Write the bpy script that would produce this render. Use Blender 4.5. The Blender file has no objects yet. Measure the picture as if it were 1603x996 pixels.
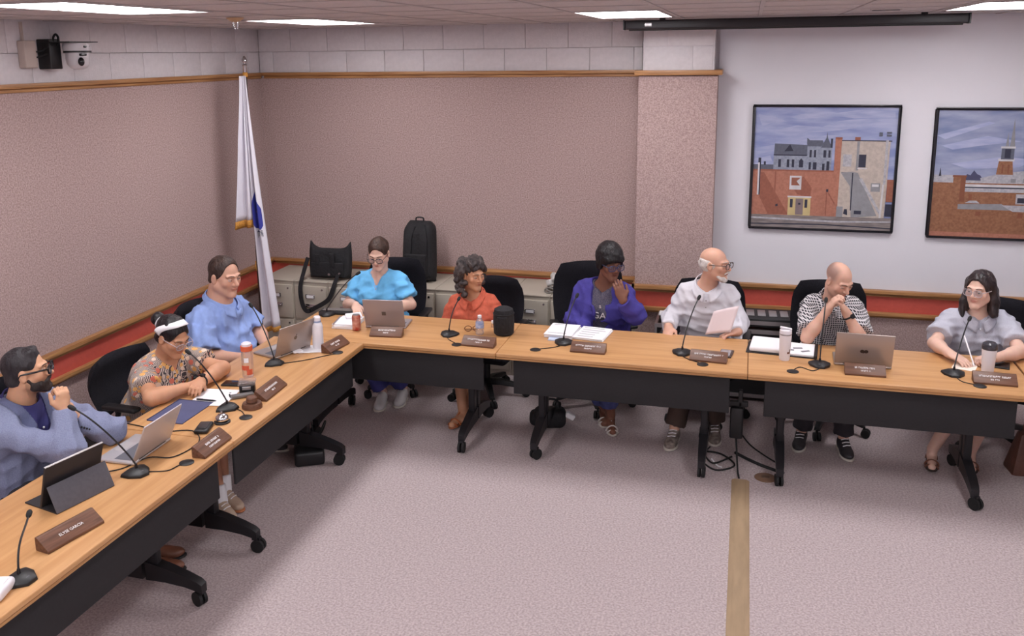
import bpy, bmesh, math, random
import numpy as np
from mathutils import Vector, Matrix, Quaternion
random.seed(7); rng = np.random.RandomState(3)
S = bpy.context.scene
C = S.collection

# ------------------------------------------------------------------ camera
W_PX, H_PX = 1603.0, 996.0
YAW, PITCH, ROLL, FPX, PX, PY = 0.2764, -0.2023, -0.0130, 1400.95, 775.55, 370.37
fw = Vector((-math.sin(YAW)*math.cos(PITCH), math.cos(YAW)*math.cos(PITCH), math.sin(PITCH)))
rt0 = Vector((math.cos(YAW), math.sin(YAW), 0)); up0 = rt0.cross(fw)
rt = rt0*math.cos(ROLL) + up0*math.sin(ROLL); up = up0*math.cos(ROLL) - rt0*math.sin(ROLL)
cd = bpy.data.cameras.new('camera'); cam = bpy.data.objects.new('camera', cd); C.objects.link(cam)
m3 = Matrix((rt, up, -fw)).transposed()
cam.matrix_world = Matrix.Translation((4.4158, -7.584, 2.7111)) @ m3.to_4x4()
cd.sensor_fit = 'HORIZONTAL'; cd.sensor_width = 36.0; cd.lens = FPX/W_PX*36.0
cd.shift_x = (W_PX/2-PX)/W_PX; cd.shift_y = (PY-H_PX/2)/W_PX
cd.clip_start = 0.05; cd.clip_end = 60
S.camera = cam
# ------------------------------------------------------------------ world, exposure
LAMP = 19.6                      # strength of the ceiling troffers
w = bpy.data.worlds.new('world'); S.world = w; w.use_nodes = True
bg = w.node_tree.nodes['Background']; bg.inputs[0].default_value = (.8, .82, .9, 1); bg.inputs[1].default_value = .15
S.view_settings.view_transform = 'Standard'; S.view_settings.look = 'None'
S.view_settings.exposure = 0.0; S.view_settings.gamma = 1.0; S.view_settings.use_curve_mapping = False

# ------------------------------------------------------------------ helpers
def lin(r, g, b):
    f = lambda c: (c/255/12.92) if c/255 <= .04045 else ((c/255+.055)/1.055)**2.4
    return (f(r), f(g), f(b))
MATS = {}
def mat(name, col, rough=.6, metal=0.0, var=0.0, vscale=8.0, bump=0.0, bscale=60.0, col2=None, stretch=None,
        emit=None, spec=.5, alpha=1.0, trans=0.0, sheen=0.0, detail=4.0, coat=0.0):
    """procedural Principled material; col/col2 are sRGB 0-255"""
    if name in MATS: return MATS[name]
    m = bpy.data.materials.new(name); m.use_nodes = True; MATS[name] = m
    nt = m.node_tree; P = nt.nodes['Principled BSDF']; L = nt.links.new
    c = lin(*col)
    P.inputs['Base Color'].default_value = (*c, 1); P.inputs['Roughness'].default_value = rough
    P.inputs['Metallic'].default_value = metal; P.inputs['Specular IOR Level'].default_value = spec
    P.inputs['Alpha'].default_value = alpha; P.inputs['Transmission Weight'].default_value = trans
    P.inputs['Coat Weight'].default_value = coat
    if sheen: P.inputs['Sheen Weight'].default_value = sheen
    if emit: P.inputs['Emission Color'].default_value = (*c, 1); P.inputs['Emission Strength'].default_value = emit
    if var or bump or col2:
        tc = nt.nodes.new('ShaderNodeTexCoord'); mp = nt.nodes.new('ShaderNodeMapping'); L(tc.outputs['Object'], mp.inputs[0])
        if stretch: mp.inputs['Scale'].default_value = stretch
        n = nt.nodes.new('ShaderNodeTexNoise'); n.inputs['Scale'].default_value = vscale; n.inputs['Detail'].default_value = detail
        L(mp.outputs[0], n.inputs['Vector'])
        rp = nt.nodes.new('ShaderNodeValToRGB'); L(n.outputs[0], rp.inputs[0])
        if col2: d = lin(*col2)
        else: d = tuple(x*(1-var) for x in c); c = tuple(min(1, x*(1+var*.6)) for x in c)
        rp.color_ramp.elements[0].position = .35; rp.color_ramp.elements[1].position = .65
        rp.color_ramp.elements[0].color = (*d, 1); rp.color_ramp.elements[1].color = (*c, 1)
        L(rp.outputs[0], P.inputs['Base Color'])
        if bump:
            n2 = nt.nodes.new('ShaderNodeTexNoise'); n2.inputs['Scale'].default_value = bscale; n2.inputs['Detail'].default_value = 3
            L(mp.outputs[0], n2.inputs['Vector'])
            b = nt.nodes.new('ShaderNodeBump'); b.inputs['Strength'].default_value = bump; b.inputs['Distance'].default_value = .01
            L(n2.outputs[0], b.inputs['Height']); L(b.outputs[0], P.inputs['Normal'])
    return m

def link(o, parent=None):
    C.objects.link(o)
    if parent is not None: o.parent = parent
    return o
def tag(o, label=None, cat=None, group=None, kind=None):
    if label: o['label'] = label
    if cat: o['category'] = cat
    if group: o['group'] = group
    if kind: o['kind'] = kind
    return o
def thing(name, label, cat, loc=(0, 0, 0), rz=0.0, group=None, kind=None):
    o = bpy.data.objects.new(name, None); C.objects.link(o)
    o.empty_display_size = .1; o.location = loc; o.rotation_euler = (0, 0, rz)
    return tag(o, label, cat, group, kind)
def copy_tree(o, parent=None):
    c = o.copy(); C.objects.link(c); c.parent = parent
    for ch in list(o.children): copy_tree(ch, c)
    return c

def V(*a): return np.array(a, float)
def rotz(a): c, s = math.cos(a), math.sin(a); return np.array([[c, -s, 0], [s, c, 0], [0, 0, 1.]])
def rotx(a): c, s = math.cos(a), math.sin(a); return np.array([[1., 0, 0], [0, c, -s], [0, s, c]])
def roty(a): c, s = math.cos(a), math.sin(a); return np.array([[c, 0, s], [0, 1., 0], [-s, 0, c]])
def nrm(v): v = np.asarray(v, float); return v/max(1e-9, np.linalg.norm(v))
def frame(d):
    d = nrm(d); a = V(0, 0, 1) if abs(d[2]) < .9 else V(1, 0, 0)
    x = nrm(np.cross(a, d)); return x, np.cross(d, x), d

class MB:
    """collects shapes into one mesh"""
    def __init__(s): s.v = []; s.f = []; s.m = []
    def add(s, vs, fs, mi=0):
        n = len(s.v); s.v += [tuple(map(float, p)) for p in vs]; s.f += [tuple(i+n for i in f) for f in fs]; s.m += [mi]*len(fs); return s
    def box(s, c, size, R=None, mi=0):
        h = np.array(size)/2.; c = np.array(c, float)
        vs = [np.array([x, y, z])*h for x in (-1, 1) for y in (-1, 1) for z in (-1, 1)]
        if R is not None: vs = [R@v for v in vs]
        return s.add([v+c for v in vs], [(0, 1, 3, 2), (4, 6, 7, 5), (0, 4, 5, 1), (2, 3, 7, 6), (0, 2, 6, 4), (1, 5, 7, 3)], mi)
    def bb(s, x0, x1, y0, y1, z0, z1, mi=0): return s.box(((x0+x1)/2, (y0+y1)/2, (z0+z1)/2), (x1-x0, y1-y0, z1-z0), None, mi)
    def rbox(s, c, size, r, R=None, n=3, mi=0):
        """box with rounded edges"""
        h = np.array(size)/2.; r = min(r, h.min()*.999); c = np.array(c, float); N = 4*n; M2 = 2*n
        vs = []; ang = []
        for q in range(4):
            for j in range(n+1): ang.append((q*math.pi/2+j*math.pi/2/n, q))
        lat = [(-math.pi/2+j*math.pi/2/n, -1) for j in range(n+1)]+[(j*math.pi/2/n, 1) for j in range(n+1)]
        for (la, sz) in lat:
            for (a, q) in ang:
                d = V(math.cos(la)*math.cos(a), math.cos(la)*math.sin(a), math.sin(la))
                sx = 1 if q in (0, 3) else -1; sy = 1 if q in (0, 1) else -1
                p = V(sx*(h[0]-r), sy*(h[1]-r), sz*(h[2]-r))+d*r
                vs.append((R@p if R is not None else p)+c)
        A = len(ang); fs = []
        for i in range(len(lat)-1):
            for j in range(A): fs.append((i*A+j, i*A+(j+1) % A, (i+1)*A+(j+1) % A, (i+1)*A+j))
        fs.append(tuple(range(A-1, -1, -1))); fs.append(tuple((len(lat)-1)*A+j for j in range(A)))
        return s.add(vs, fs, mi)
    def cyl(s, a, b, ra, rb=None, n=16, mi=0):
        rb = ra if rb is None else rb; a = np.array(a, float); b = np.array(b, float); x, y, d = frame(b-a)
        vs = [p+(x*math.cos(t)+y*math.sin(t))*r for p, r in ((a, ra), (b, rb)) for t in [2*math.pi*i/n for i in range(n)]]
        fs = [(i, (i+1) % n, n+(i+1) % n, n+i) for i in range(n)]+[tuple(range(n-1, -1, -1)), tuple(range(n, 2*n))]
        return s.add(vs, fs, mi)
    def tube(s, path, r, n=8, mi=0, closed=False):
        P = [np.array(p, float) for p in path]; L = len(P); rs = r if hasattr(r, '__len__') else [r]*L
        vs = []; X = None
        for i in range(L):
            if closed: d = P[(i+1) % L]-P[i-1]
            else: d = P[min(i+1, L-1)]-P[max(i-1, 0)]
            d = nrm(d)
            if X is None: X = frame(d)[0]
            X = nrm(X-d*np.dot(X, d)); Y = np.cross(d, X)
            vs += [P[i]+(X*math.cos(t)+Y*math.sin(t))*rs[i] for t in [2*math.pi*k/n for k in range(n)]]
        fs = []
        for i in range(L if closed else L-1):
            j = (i+1) % L
            fs += [(i*n+k, i*n+(k+1) % n, j*n+(k+1) % n, j*n+k) for k in range(n)]
        if not closed: fs += [tuple(range(n-1, -1, -1)), tuple((L-1)*n+k for k in range(n))]
        return s.add(vs, fs, mi)
    def lathe(s, prof, c=(0, 0, 0), n=24, mi=0, R=None):
        """prof: list of (radius, z)"""
        c = np.array(c, float); vs = []
        for (r, z) in prof:
            for k in range(n):
                t = 2*math.pi*k/n; p = V(r*math.cos(t), r*math.sin(t), z); vs.append((R@p if R is not None else p)+c)
        fs = []
        for i in range(len(prof)-1):
            fs += [(i*n+k, i*n+(k+1) % n, (i+1)*n+(k+1) % n, (i+1)*n+k) for k in range(n)]
        if prof[0][0] > 1e-5: fs.append(tuple(range(n-1, -1, -1)))
        if prof[-1][0] > 1e-5: fs.append(tuple((len(prof)-1)*n+k for k in range(n)))
        return s.add(vs, fs, mi)
    def ell(s, c, r, R=None, nu=16, nv=10, mi=0):
        c = np.array(c, float); r = np.array(r if hasattr(r, '__len__') else (r, r, r), float); vs = []
        for j in range(nv+1):
            la = -math.pi/2+math.pi*j/nv
            for i in range(nu):
                t = 2*math.pi*i/nu; p = V(math.cos(la)*math.cos(t), math.cos(la)*math.sin(t), math.sin(la))*r
                vs.append((R@p if R is not None else p)+c)
        return s.add(vs, [(j*nu+i, j*nu+(i+1) % nu, (j+1)*nu+(i+1) % nu, (j+1)*nu+i) for j in range(nv) for i in range(nu)], mi)
    def prism(s, poly, z0, z1, T=None, mi=0):
        """polygon in xy extruded in z; T maps local to final"""
        n = len(poly); vs = [V(x, y, z) for z in (z0, z1) for (x, y) in poly]
        if T is not None: vs = [T(v) for v in vs]
        return s.add(vs, [tuple(range(n-1, -1, -1)), tuple(range(n, 2*n))]+[(i, (i+1) % n, n+(i+1) % n, n+i) for i in range(n)], mi)
    def grid(s, fn, nu, nv, mi=0):
        vs = [fn(i/nu, j/nv) for j in range(nv+1) for i in range(nu+1)]
        return s.add(vs, [(j*(nu+1)+i, j*(nu+1)+i+1, (j+1)*(nu+1)+i+1, (j+1)*(nu+1)+i) for j in range(nv) for i in range(nu)], mi)
    def build(s, name, m, parent=None, sharp=35, loc=None, bevel=0):
        me = bpy.data.meshes.new(name); me.from_pydata(s.v, [], s.f)
        for q in (m if isinstance(m, (list, tuple)) else [m]): me.materials.append(q)
        if max(s.m) > 0: me.polygons.foreach_set('material_index', s.m)
        bm = bmesh.new(); bm.from_mesh(me)
        bmesh.ops.remove_doubles(bm, verts=bm.verts, dist=1e-6)
        bmesh.ops.recalc_face_normals(bm, faces=bm.faces)
        if bevel: bmesh.ops.bevel(bm, geom=[e for e in bm.edges if len(e.link_faces) == 2 and e.calc_face_angle() > .6], offset=bevel, segments=2, affect='EDGES', profile=.6)
        bm.to_mesh(me); bm.free()
        me.polygons.foreach_set('use_smooth', [True]*len(me.polygons)); me.set_sharp_from_angle(angle=math.radians(sharp))
        o = bpy.data.objects.new(name, me); link(o, parent)
        if loc is not None: o.location = loc
        return o
def struct(o): o['kind'] = 'structure'; return o
def bez(p0, p1, p2, p3, n=14):
    p0, p1, p2, p3 = [np.array(p, float) for p in (p0, p1, p2, p3)]
    return [(1-t)**3*p0+3*(1-t)**2*t*p1+3*(1-t)*t*t*p2+t**3*p3 for t in [i/n for i in range(n+1)]]
def spline(pts, n=6):
    P = [np.array(p, float) for p in pts]; out = []
    for i in range(len(P)-1):
        a, b, c, d = P[max(i-1, 0)], P[i], P[i+1], P[min(i+2, len(P)-1)]
        for k in range(n):
            t = k/n; out.append(.5*((2*b)+(-a+c)*t+(2*a-5*b+4*c-d)*t*t+(-a+3*b-3*c+d)*t**3))
    out.append(P[-1]); return out

# ------------------------------------------------------------------ materials
def fabric_wall(name, ca, cb, scale):
    return mat(name, ca, rough=.95, col2=cb, vscale=scale, bump=.35, bscale=scale*1.3, spec=.1, detail=2.5)
M_wallfab = fabric_wall('wall_carpet_fabric', (186, 163, 160), (154, 131, 129), 95)
M_carpet = mat('floor_carpet', (193, 179, 180), rough=.97, col2=(162, 148, 149), vscale=85, bump=.45, bscale=130, spec=.05, detail=3)
M_block = mat('painted_block', (214, 208, 212), rough=.7, var=.04, vscale=30, bump=.25, bscale=90)
M_mortar = mat('painted_mortar', (211, 205, 209), rough=.8, var=.04)
M_white = mat('white_wall_paint', (221, 219, 226), rough=.75, var=.015, vscale=3, bump=.08, bscale=160)
M_tile = mat('ceiling_tile', (206, 198, 198), rough=.95, var=.07, vscale=60, bump=.4, bscale=140)
M_tbar = mat('ceiling_grid', (190, 182, 182), rough=.6)
M_oak = mat('oak_trim', (184, 136, 88), rough=.42, col2=(152, 104, 62), vscale=6, stretch=(1, 1, 14), bump=.05, bscale=30)
M_oakx = mat('oak_trim_x', (184, 136, 88), rough=.42, col2=(150, 103, 62), vscale=5, stretch=(.6, 10, 14), bump=.05, bscale=30)
M_oaky = mat('oak_trim_y', (184, 136, 88), rough=.42, col2=(150, 103, 62), vscale=5, stretch=(10, .6, 14), bump=.05, bscale=30)
M_red = mat('red_band', (194, 84, 72), rough=.6, var=.05, vscale=40)
M_table = mat('table_laminate', (203, 155, 106), rough=.38, col2=(188, 138, 89), vscale=3.2, stretch=(.5, 9, 4), detail=6)
M_edge = mat('table_edge_oak', (189, 142, 92), rough=.45, col2=(160, 113, 68), vscale=4, stretch=(.6, 6, 30))
M_panel = mat('charcoal_modesty_panel', (28, 26, 29), rough=.7, var=.12, vscale=60)
M_black = mat('black_plastic', (24, 24, 27), rough=.45, var=.1, vscale=30)
M_blackm = mat('black_metal', (30, 29, 33), rough=.4, metal=.2)
M_chair = mat('chair_fabric', (30, 29, 35), rough=.95, var=.25, vscale=120, bump=.4, bscale=220, spec=.2)
M_rubber = mat('dark_rubber', (20, 20, 22), rough=.75)
M_chrome = mat('chrome', (210, 210, 214), rough=.14, metal=1)
M_alu = mat('brushed_aluminium', (172, 168, 170), rough=.34, metal=.75)
M_laptop = mat('laptop_lid_grey', (168, 158, 160), rough=.38, metal=.45)
M_paper = mat('white_paper', (238, 236, 240), rough=.8, var=.01)
M_ink = mat('printed_ink', (120, 118, 126), rough=.8)
M_cab = mat('file_cabinet_putty', (178, 169, 156), rough=.5, var=.03, vscale=8)
M_cabd = mat('cabinet_shadow_gap', (120, 112, 104), rough=.6)
M_walnut = mat('walnut_block', (112, 76, 58), rough=.45, col2=(84, 54, 40), vscale=6, stretch=(1, 12, 12))
M_text = mat('engraved_white_lettering', (238, 232, 232), rough=.5)
M_bagc = mat('black_nylon', (27, 26, 30), rough=.8, var=.25, vscale=40, bump=.5, bscale=50)
M_gold = mat('gold_fringe', (196, 138, 60), rough=.7, var=.3, vscale=90)
M_flag = mat('flag_white_nylon', (222, 218, 228), rough=.7, var=.03, vscale=8)
M_blue = mat('flag_blue', (52, 58, 150), rough=.7)
M_screen = mat('dark_screen', (22, 22, 26), rough=.15)
M_keys = mat('keyboard_keys', (98, 98, 108), rough=.6)
M_lamp = mat('troffer_diffuser', (252, 250, 252), emit=LAMP)
# ------------------------------------------------------------------ the room
RX, RY = 8.4, -9.7           # right wall, wall behind the camera
ZT, ZC, CE = 2.515, 0.797, 2.948
def slab(name, x0, x1, y0, y1, z0, z1, m): return struct(MB().bb(x0, x1, y0, y1, z0, z1).build(name, m))
floor = slab('floor', -.15, RX+.15, RY-.15, .15, -.1, 0, M_carpet)
ceiling = slab('ceiling', -.15, RX+.15, RY-.15, .15, CE+.03, CE+.12, M_tbar)
wall_back = slab('wall_back', 0, RX, .02, .17, 0, CE+.03, M_mortar)
wall_left = slab('wall_left', -.17, -.02, RY, .17, 0, CE+.03, M_mortar)
wall_right = slab('wall_right', RX+.02, RX+.17, RY, .17, 0, CE+.03, M_white)
wall_front = slab('wall_front', 0, RX, RY-.17, RY-.02, 0, CE+.03, M_white)
# upper courses of painted block, each block its own piece
BW, BH = .3702, .2015
def block_mesh(wd, h, t=.02):
    k = (round(wd, 3), round(h, 3))
    if k not in block_mesh.c:
        o = MB().rbox((0, 0, 0), (wd-.003, t, h-.003), .002, n=2).build('block', M_block); block_mesh.c[k] = o.data
        bpy.data.objects.remove(o)
    return block_mesh.c[k]
block_mesh.c = {}
def block(parent, c, wd, h, rz=0):
    o = bpy.data.objects.new('block', block_mesh(wd, h)); link(o, parent); o.location = c; o.rotation_euler = (0, 0, rz)
def course_run(parent, a0, a1, z0, h, off, place):
    x = a0
    n0 = math.floor((a0-off)/BW)
    e = [a0]+[off+BW*k for k in range(n0, n0+60) if a0+.03 < off+BW*k < a1-.03]+[a1]
    for p, q in zip(e[:-1], e[1:]): place((p+q)/2, z0+h/2, q-p, h)
COLX0, COLX1, COLY = 3.548, 4.165, -.25
for r in range(2):
    z0 = ZT+.03+r*BH; h = BH if r == 0 else CE+.03-z0
    off = .5148+(BW/2 if r else 0)
    course_run(wall_back, 0, COLX0, z0, h, off, lambda c, z, wd, hh: block(wall_back, (c, .01, z), wd, hh))
    course_run(wall_left, -6.5, 0, z0, h, -.2+(BW/2 if r else 0), lambda c, z, wd, hh: block(wall_left, (-.01, c, z), wd, hh, math.pi/2))
# fabric wall covering panels and the smooth painted part
def part(name, parent, m, *bbs, bevel=0):
    b = MB()
    for q in bbs: b.bb(*q)
    return b.build(name, m, parent, bevel=bevel)
for a, b_ in ((0, COLX0),):
    part('fabric_panel', wall_back, M_wallfab, (a, b_, 0, .02, ZC, ZT))
part('fabric_panel', wall_back, M_wallfab, (0, RX, 0, .02, 0, ZC))
part('painted_panel', wall_back, M_white, (COLX1, RX, 0, .02, ZC, CE+.03))
for a, b_ in ((-6.5, 0), (RY, -6.502)):
    part('fabric_panel', wall_left, M_wallfab, (-.02, 0, a, b_, 0, ZT))
# square column standing out from the back wall
column = struct(MB().bb(COLX0+.03, COLX1-.03, COLY+.03, .0, 0, CE+.03).build('column', M_mortar))
part('fabric_panel', column, M_wallfab, (COLX0, COLX1, COLY, 0, 0, ZT))
for r in range(2):
    z0 = ZT+.03+r*BH; h = BH if r == 0 else CE+.03-z0
    cut = COLX0+.42 if r == 0 else COLX0+.22
    for p, q in ((COLX0+.042, cut), (cut, COLX1-.042)):
        block(column, ((p+q)/2, COLY+.035, z0+h/2), q-p, h)
    block(column, (COLX0+.04, COLY/2+.02, z0+h/2), -COLY-.02, h, math.pi/2); block(column, (COLX1-.04, COLY/2+.02, z0+h/2), -COLY-.02, h, math.pi/2)
# timber rails: (name, boxes, material); profile is a shelf over a thinner board
def rail_x(n, x0, x1, y, z0, z1, d): return struct(MB().bb(x0, x1, y-d, y, z1-.028, z1).bb(x0, x1, y-d*.3, y, z0, z1-.026).build(n, M_oakx, bevel=.005))
def rail_y(n, y0, y1, x, z0, z1, d): return struct(MB().bb(x, x+d, y0, y1, z1-.028, z1).bb(x, x+d*.3, y0, y1, z0, z1-.026).build(n, M_oaky, bevel=.005))
k = [0]
def tn(): k[0] += 1; return 'trim_%d' % k[0]
rail_x(tn(), .045, COLX0, 0, ZT-.01, ZT+.045, .045); rail_y(tn(), RY, 0, 0, ZT-.01, ZT+.045, .045)
struct(MB().bb(COLX0-.03, COLX1+.035, COLY-.035, 0, ZT+.005, ZT+.045).build(tn(), M_oakx, bevel=.006))
# chair rail: upper oak moulding, red band, lower oak moulding
for (z0, z1, d) in ((ZC-.058, ZC, .05), (ZC-.235, ZC-.185, .045)):
    rail_x(tn(), .05, COLX0, 0, z0, z1, d); rail_x(tn(), COLX1, RX, 0, z0, z1, d); rail_y(tn(), RY, 0, 0, z0, z1, d)
    struct(MB().bb(COLX0-.02, COLX1+.02, COLY-d, COLY, z1-.028, z1).bb(COLX0-.02, COLX0, COLY-d, 0, z1-.028, z1).bb(COLX1, COLX1+.02, COLY-d, 0, z1-.028, z1)
           .bb(COLX0-.01, COLX1+.01, COLY-d*.3, COLY, z0, z1-.026).build(tn(), M_oakx))
struct(MB().bb(0, COLX0, -.008, 0, ZC-.19, ZC-.05).build(tn(), M_red)); struct(MB().bb(COLX1, RX, -.008, 0, ZC-.19, ZC-.05).build(tn(), M_red))
struct(MB().bb(0, .008, RY, -.008, ZC-.19, ZC-.05).build(tn(), M_red)); struct(MB().bb(COLX0, COLX1, COLY-.008, COLY, ZC-.19, ZC-.05).build(tn(), M_red))
struct(MB().bb(0, .012, RY, 0, 0, .1).build('baseboard_left', M_black)); struct(MB().bb(.012, RX, -.012, 0, 0, .1).build('baseboard_back', M_black))
# ------------------------------------------------------------------ ceiling tiles and troffers
TS = .565
LX = [1.07+i*4*TS for i in range(3)]; LY = [-.95-i*4*TS for i in range(4)]
lcell = set()
xs = [0]+[1.07-TS+i*TS for i in range(0, 13) if 0.1 < 1.07-TS+i*TS < RX-.1]+[RX]
ys = [0]+[-.95+TS-i*TS for i in range(0, 18) if RY+.1 < -.95+TS-i*TS < -.1]+[RY]
def inlight(x, y): return any(a < x < a+TS and b-2*TS < y < b for i, a in enumerate(LX) for j, b in enumerate(LY) if (i, j) != (1, 1))
tcache = {}
for a, b in zip(xs[:-1], xs[1:]):
    for c, d in zip(ys[1:], ys[:-1]):
        if inlight((a+b)/2, (c+d)/2): continue
        k_ = (round(b-a, 3), round(d-c, 3))
        if k_ not in tcache:
            o = MB().rbox((0, 0, 0), (b-a-.024, d-c-.024, .016), .005, n=2).build('ceiling_tile', M_tile); tcache[k_] = o.data; bpy.data.objects.remove(o)
        o = bpy.data.objects.new('ceiling_tile', tcache[k_]); link(o, ceiling); o.location = ((a+b)/2, (c+d)/2, CE+.012)
for x in xs[1:-1]: part('grid_bar', ceiling, M_tbar, (x-.012, x+.012, RY, 0, CE, CE+.03))
for y in ys[1:-1]: part('grid_bar', ceiling, M_tbar, (0, RX, y-.012, y+.012, CE+.001, CE+.03))
LL = {(0, 0): 'bright ceiling light panel nearest the corner with the flag', (1, 0): 'bright ceiling light panel just left of the black screen casing', (2, 0): 'bright ceiling light panel at top right above the paintings', (0, 1): 'long bright ceiling light panel at top left above the wall camera'}
for i, x in enumerate(LX):
    for j, y in enumerate(LY):
        if (i, j) == (1, 1): continue
        t = thing('ceiling_light', LL.get((i, j), 'recessed ceiling light panel out of view nearer the viewer'), 'light', (x+TS/2, y-TS, CE), group='recessed ceiling lights')
        fx, fy = TS/2-.014, TS-.014
        f = MB(); 
        for q in ((-fx, fx, -fy, -fy+.02), (-fx, fx, fy-.02, fy), (-fx, -fx+.02, -fy+.02, fy-.02), (fx-.02, fx, -fy+.02, fy-.02)): f.bb(*q, -.004, .03)
        f.build('frame', M_tbar, t)
        MB().bb(-fx+.02, fx-.02, -fy+.02, fy-.02, .004, .012).build('diffuser', M_lamp, t)
# sprinkler and small ceiling grille
M_beige = mat('beige_metal', (196, 164, 128), rough=.5)
t = thing('ceiling_sprinkler', 'beige fire sprinkler head hanging under the ceiling near the flag', 'sprinkler', (1.287, -2.469, CE))
MB().lathe([(.0, 0), (.055, 0), (.05, -.008), (.03, -.02), (.016, -.026), (.0, -.026)]).build('escutcheon', M_beige, t)
MB().tube([(-.014, 0, -.026), (-.016, 0, -.05), (-.006, 0, -.066)], .004).tube([(.014, 0, -.026), (.016, 0, -.05), (.006, 0, -.066)], .004).build('frame_arm', M_chrome, t)
MB().cyl((0, 0, -.064), (0, 0, -.068), .016).build('deflector', M_chrome, t)
t = thing('ceiling_grille', 'small dark slot grille in the ceiling tile above the first painting', 'vent', (5.22, -1.3, CE+.004))
MB().bb(-.09, .09, -.03, .03, -.006, 0).build('frame', M_tbar, t)
for i in range(4): MB().bb(-.08, .08, -.024+i*.013, -.016+i*.013, -.009, -.005).build('slat', M_black, t)
# ------------------------------------------------------------------ projection screen casing
t = thing('projection_screen', 'long black projection screen casing mounted under the ceiling', 'screen', (4.66, -.6, 2.905))
Rz = rotz(0)
MB().rbox((0, 0, 0), (2.36, .085, .068), .012).build('casing', mat('casing_black', (34, 31, 36), rough=.5), t)
MB().bb(-1.19, -1.18, -.044, .044, -.036, .036).build('end_cap', M_black, t); MB().bb(1.18, 1.19, -.044, .044, -.036, .036).build('end_cap', M_black, t)
MB().cyl((-1.15, 0, -.036), (1.15, 0, -.036), .008).build('bottom_bar', M_black, t)
tag(MB().rbox((-1.0, -.046, .0), (.055, .008, .03), .004).cyl((-1.018, -.05, 0), (-1.018, -.056, 0), .009).cyl((-.984, -.05, 0), (-.984, -.056, 0), .009).build('bracket', M_alu, t), 'small silver bracket')
for x in (-.9, .9): MB().bb(x-.02, x+.02, -.02, .02, .034, .05).build('mount', M_black, t)
# ------------------------------------------------------------------ paintings
def paintmat(n, c, c2=None, sc=14, st=None): return mat('paint_'+n, c, rough=.55, col2=c2 or tuple(int(q*.93) for q in c), vscale=sc, stretch=st)
PM = dict(sky=paintmat('sky', (166, 172, 204), (128, 140, 186), 3.2, (1, 1, 4.5)), cloud=paintmat('cloud', (172, 177, 206), (148, 156, 194), 5, (1, 1, 5)),
          brick=paintmat('brick', (176, 118, 98), (160, 104, 86), 50), brick2=paintmat('brick_dark', (150, 92, 74), None, 50), tan=paintmat('tan', (190, 178, 168), (174, 162, 154), 40),
          grey=paintmat('grey', (142, 142, 148), None, 30), road=paintmat('road', (142, 132, 130), (110, 102, 102), 10, (1, 1, 8)), roof=paintmat('slate', (92, 96, 112), None, 60),
          stone=paintmat('stone', (150, 156, 172), (126, 132, 150), 60), dark=paintmat('dark', (44, 46, 66)), cream=paintmat('cream', (202, 182, 132)), white=paintmat('white', (206, 204, 208)),
          door=paintmat('door', (132, 116, 118)), sky2=paintmat('sky2', (158, 164, 190), (116, 128, 166), 3, (1, 1, 4)), br3=paintmat('brick_orange', (150, 104, 76), (130, 86, 62), 60), br4=paintmat('brick_brown', (132, 80, 58)), pale=paintmat('pale', (182, 180, 186), (156, 156, 166), 50), tree=paintmat('tree', (70, 72, 104)))
PK = list(PM); PL = [PM[q] for q in PK]
M_frame = mat('black_frame', (28, 27, 34), rough=.22)
def painting(label, x0, x1, z0, z1, shapes):
    t = thing('framed_painting', label, 'painting', ((x0+x1)/2, -.02, z0))
    w2, h = (x1-x0)/2, z1-z0; F = .019
    f = MB()
    f.bb(-w2, w2, -.02, .018, 0, F).bb(-w2, w2, -.02, .018, h-F, h).bb(-w2, -w2+F, -.02, .018, F, h-F).bb(w2-F, w2, -.02, .018, F, h-F)
    f.build('frame', M_frame, t, bevel=.004)
    b = MB(); b.bb(-w2+F, w2-F, -.004, .016, F, h-F, PK.index('sky' if shapes[0] == 1 else 'sky2'))
    for i, (mn, poly) in enumerate(shapes[1:]):
        y = -.0045-.00012*i
        pts = [(-w2+F+(2*w2-2*F)*u/100., y, F+(h-2*F)*(1-v/100.)) for (u, v) in poly]
        b.add(pts, [tuple(range(len(pts)))], PK.index(mn))
    o = b.build('canvas', PL, t)
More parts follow.
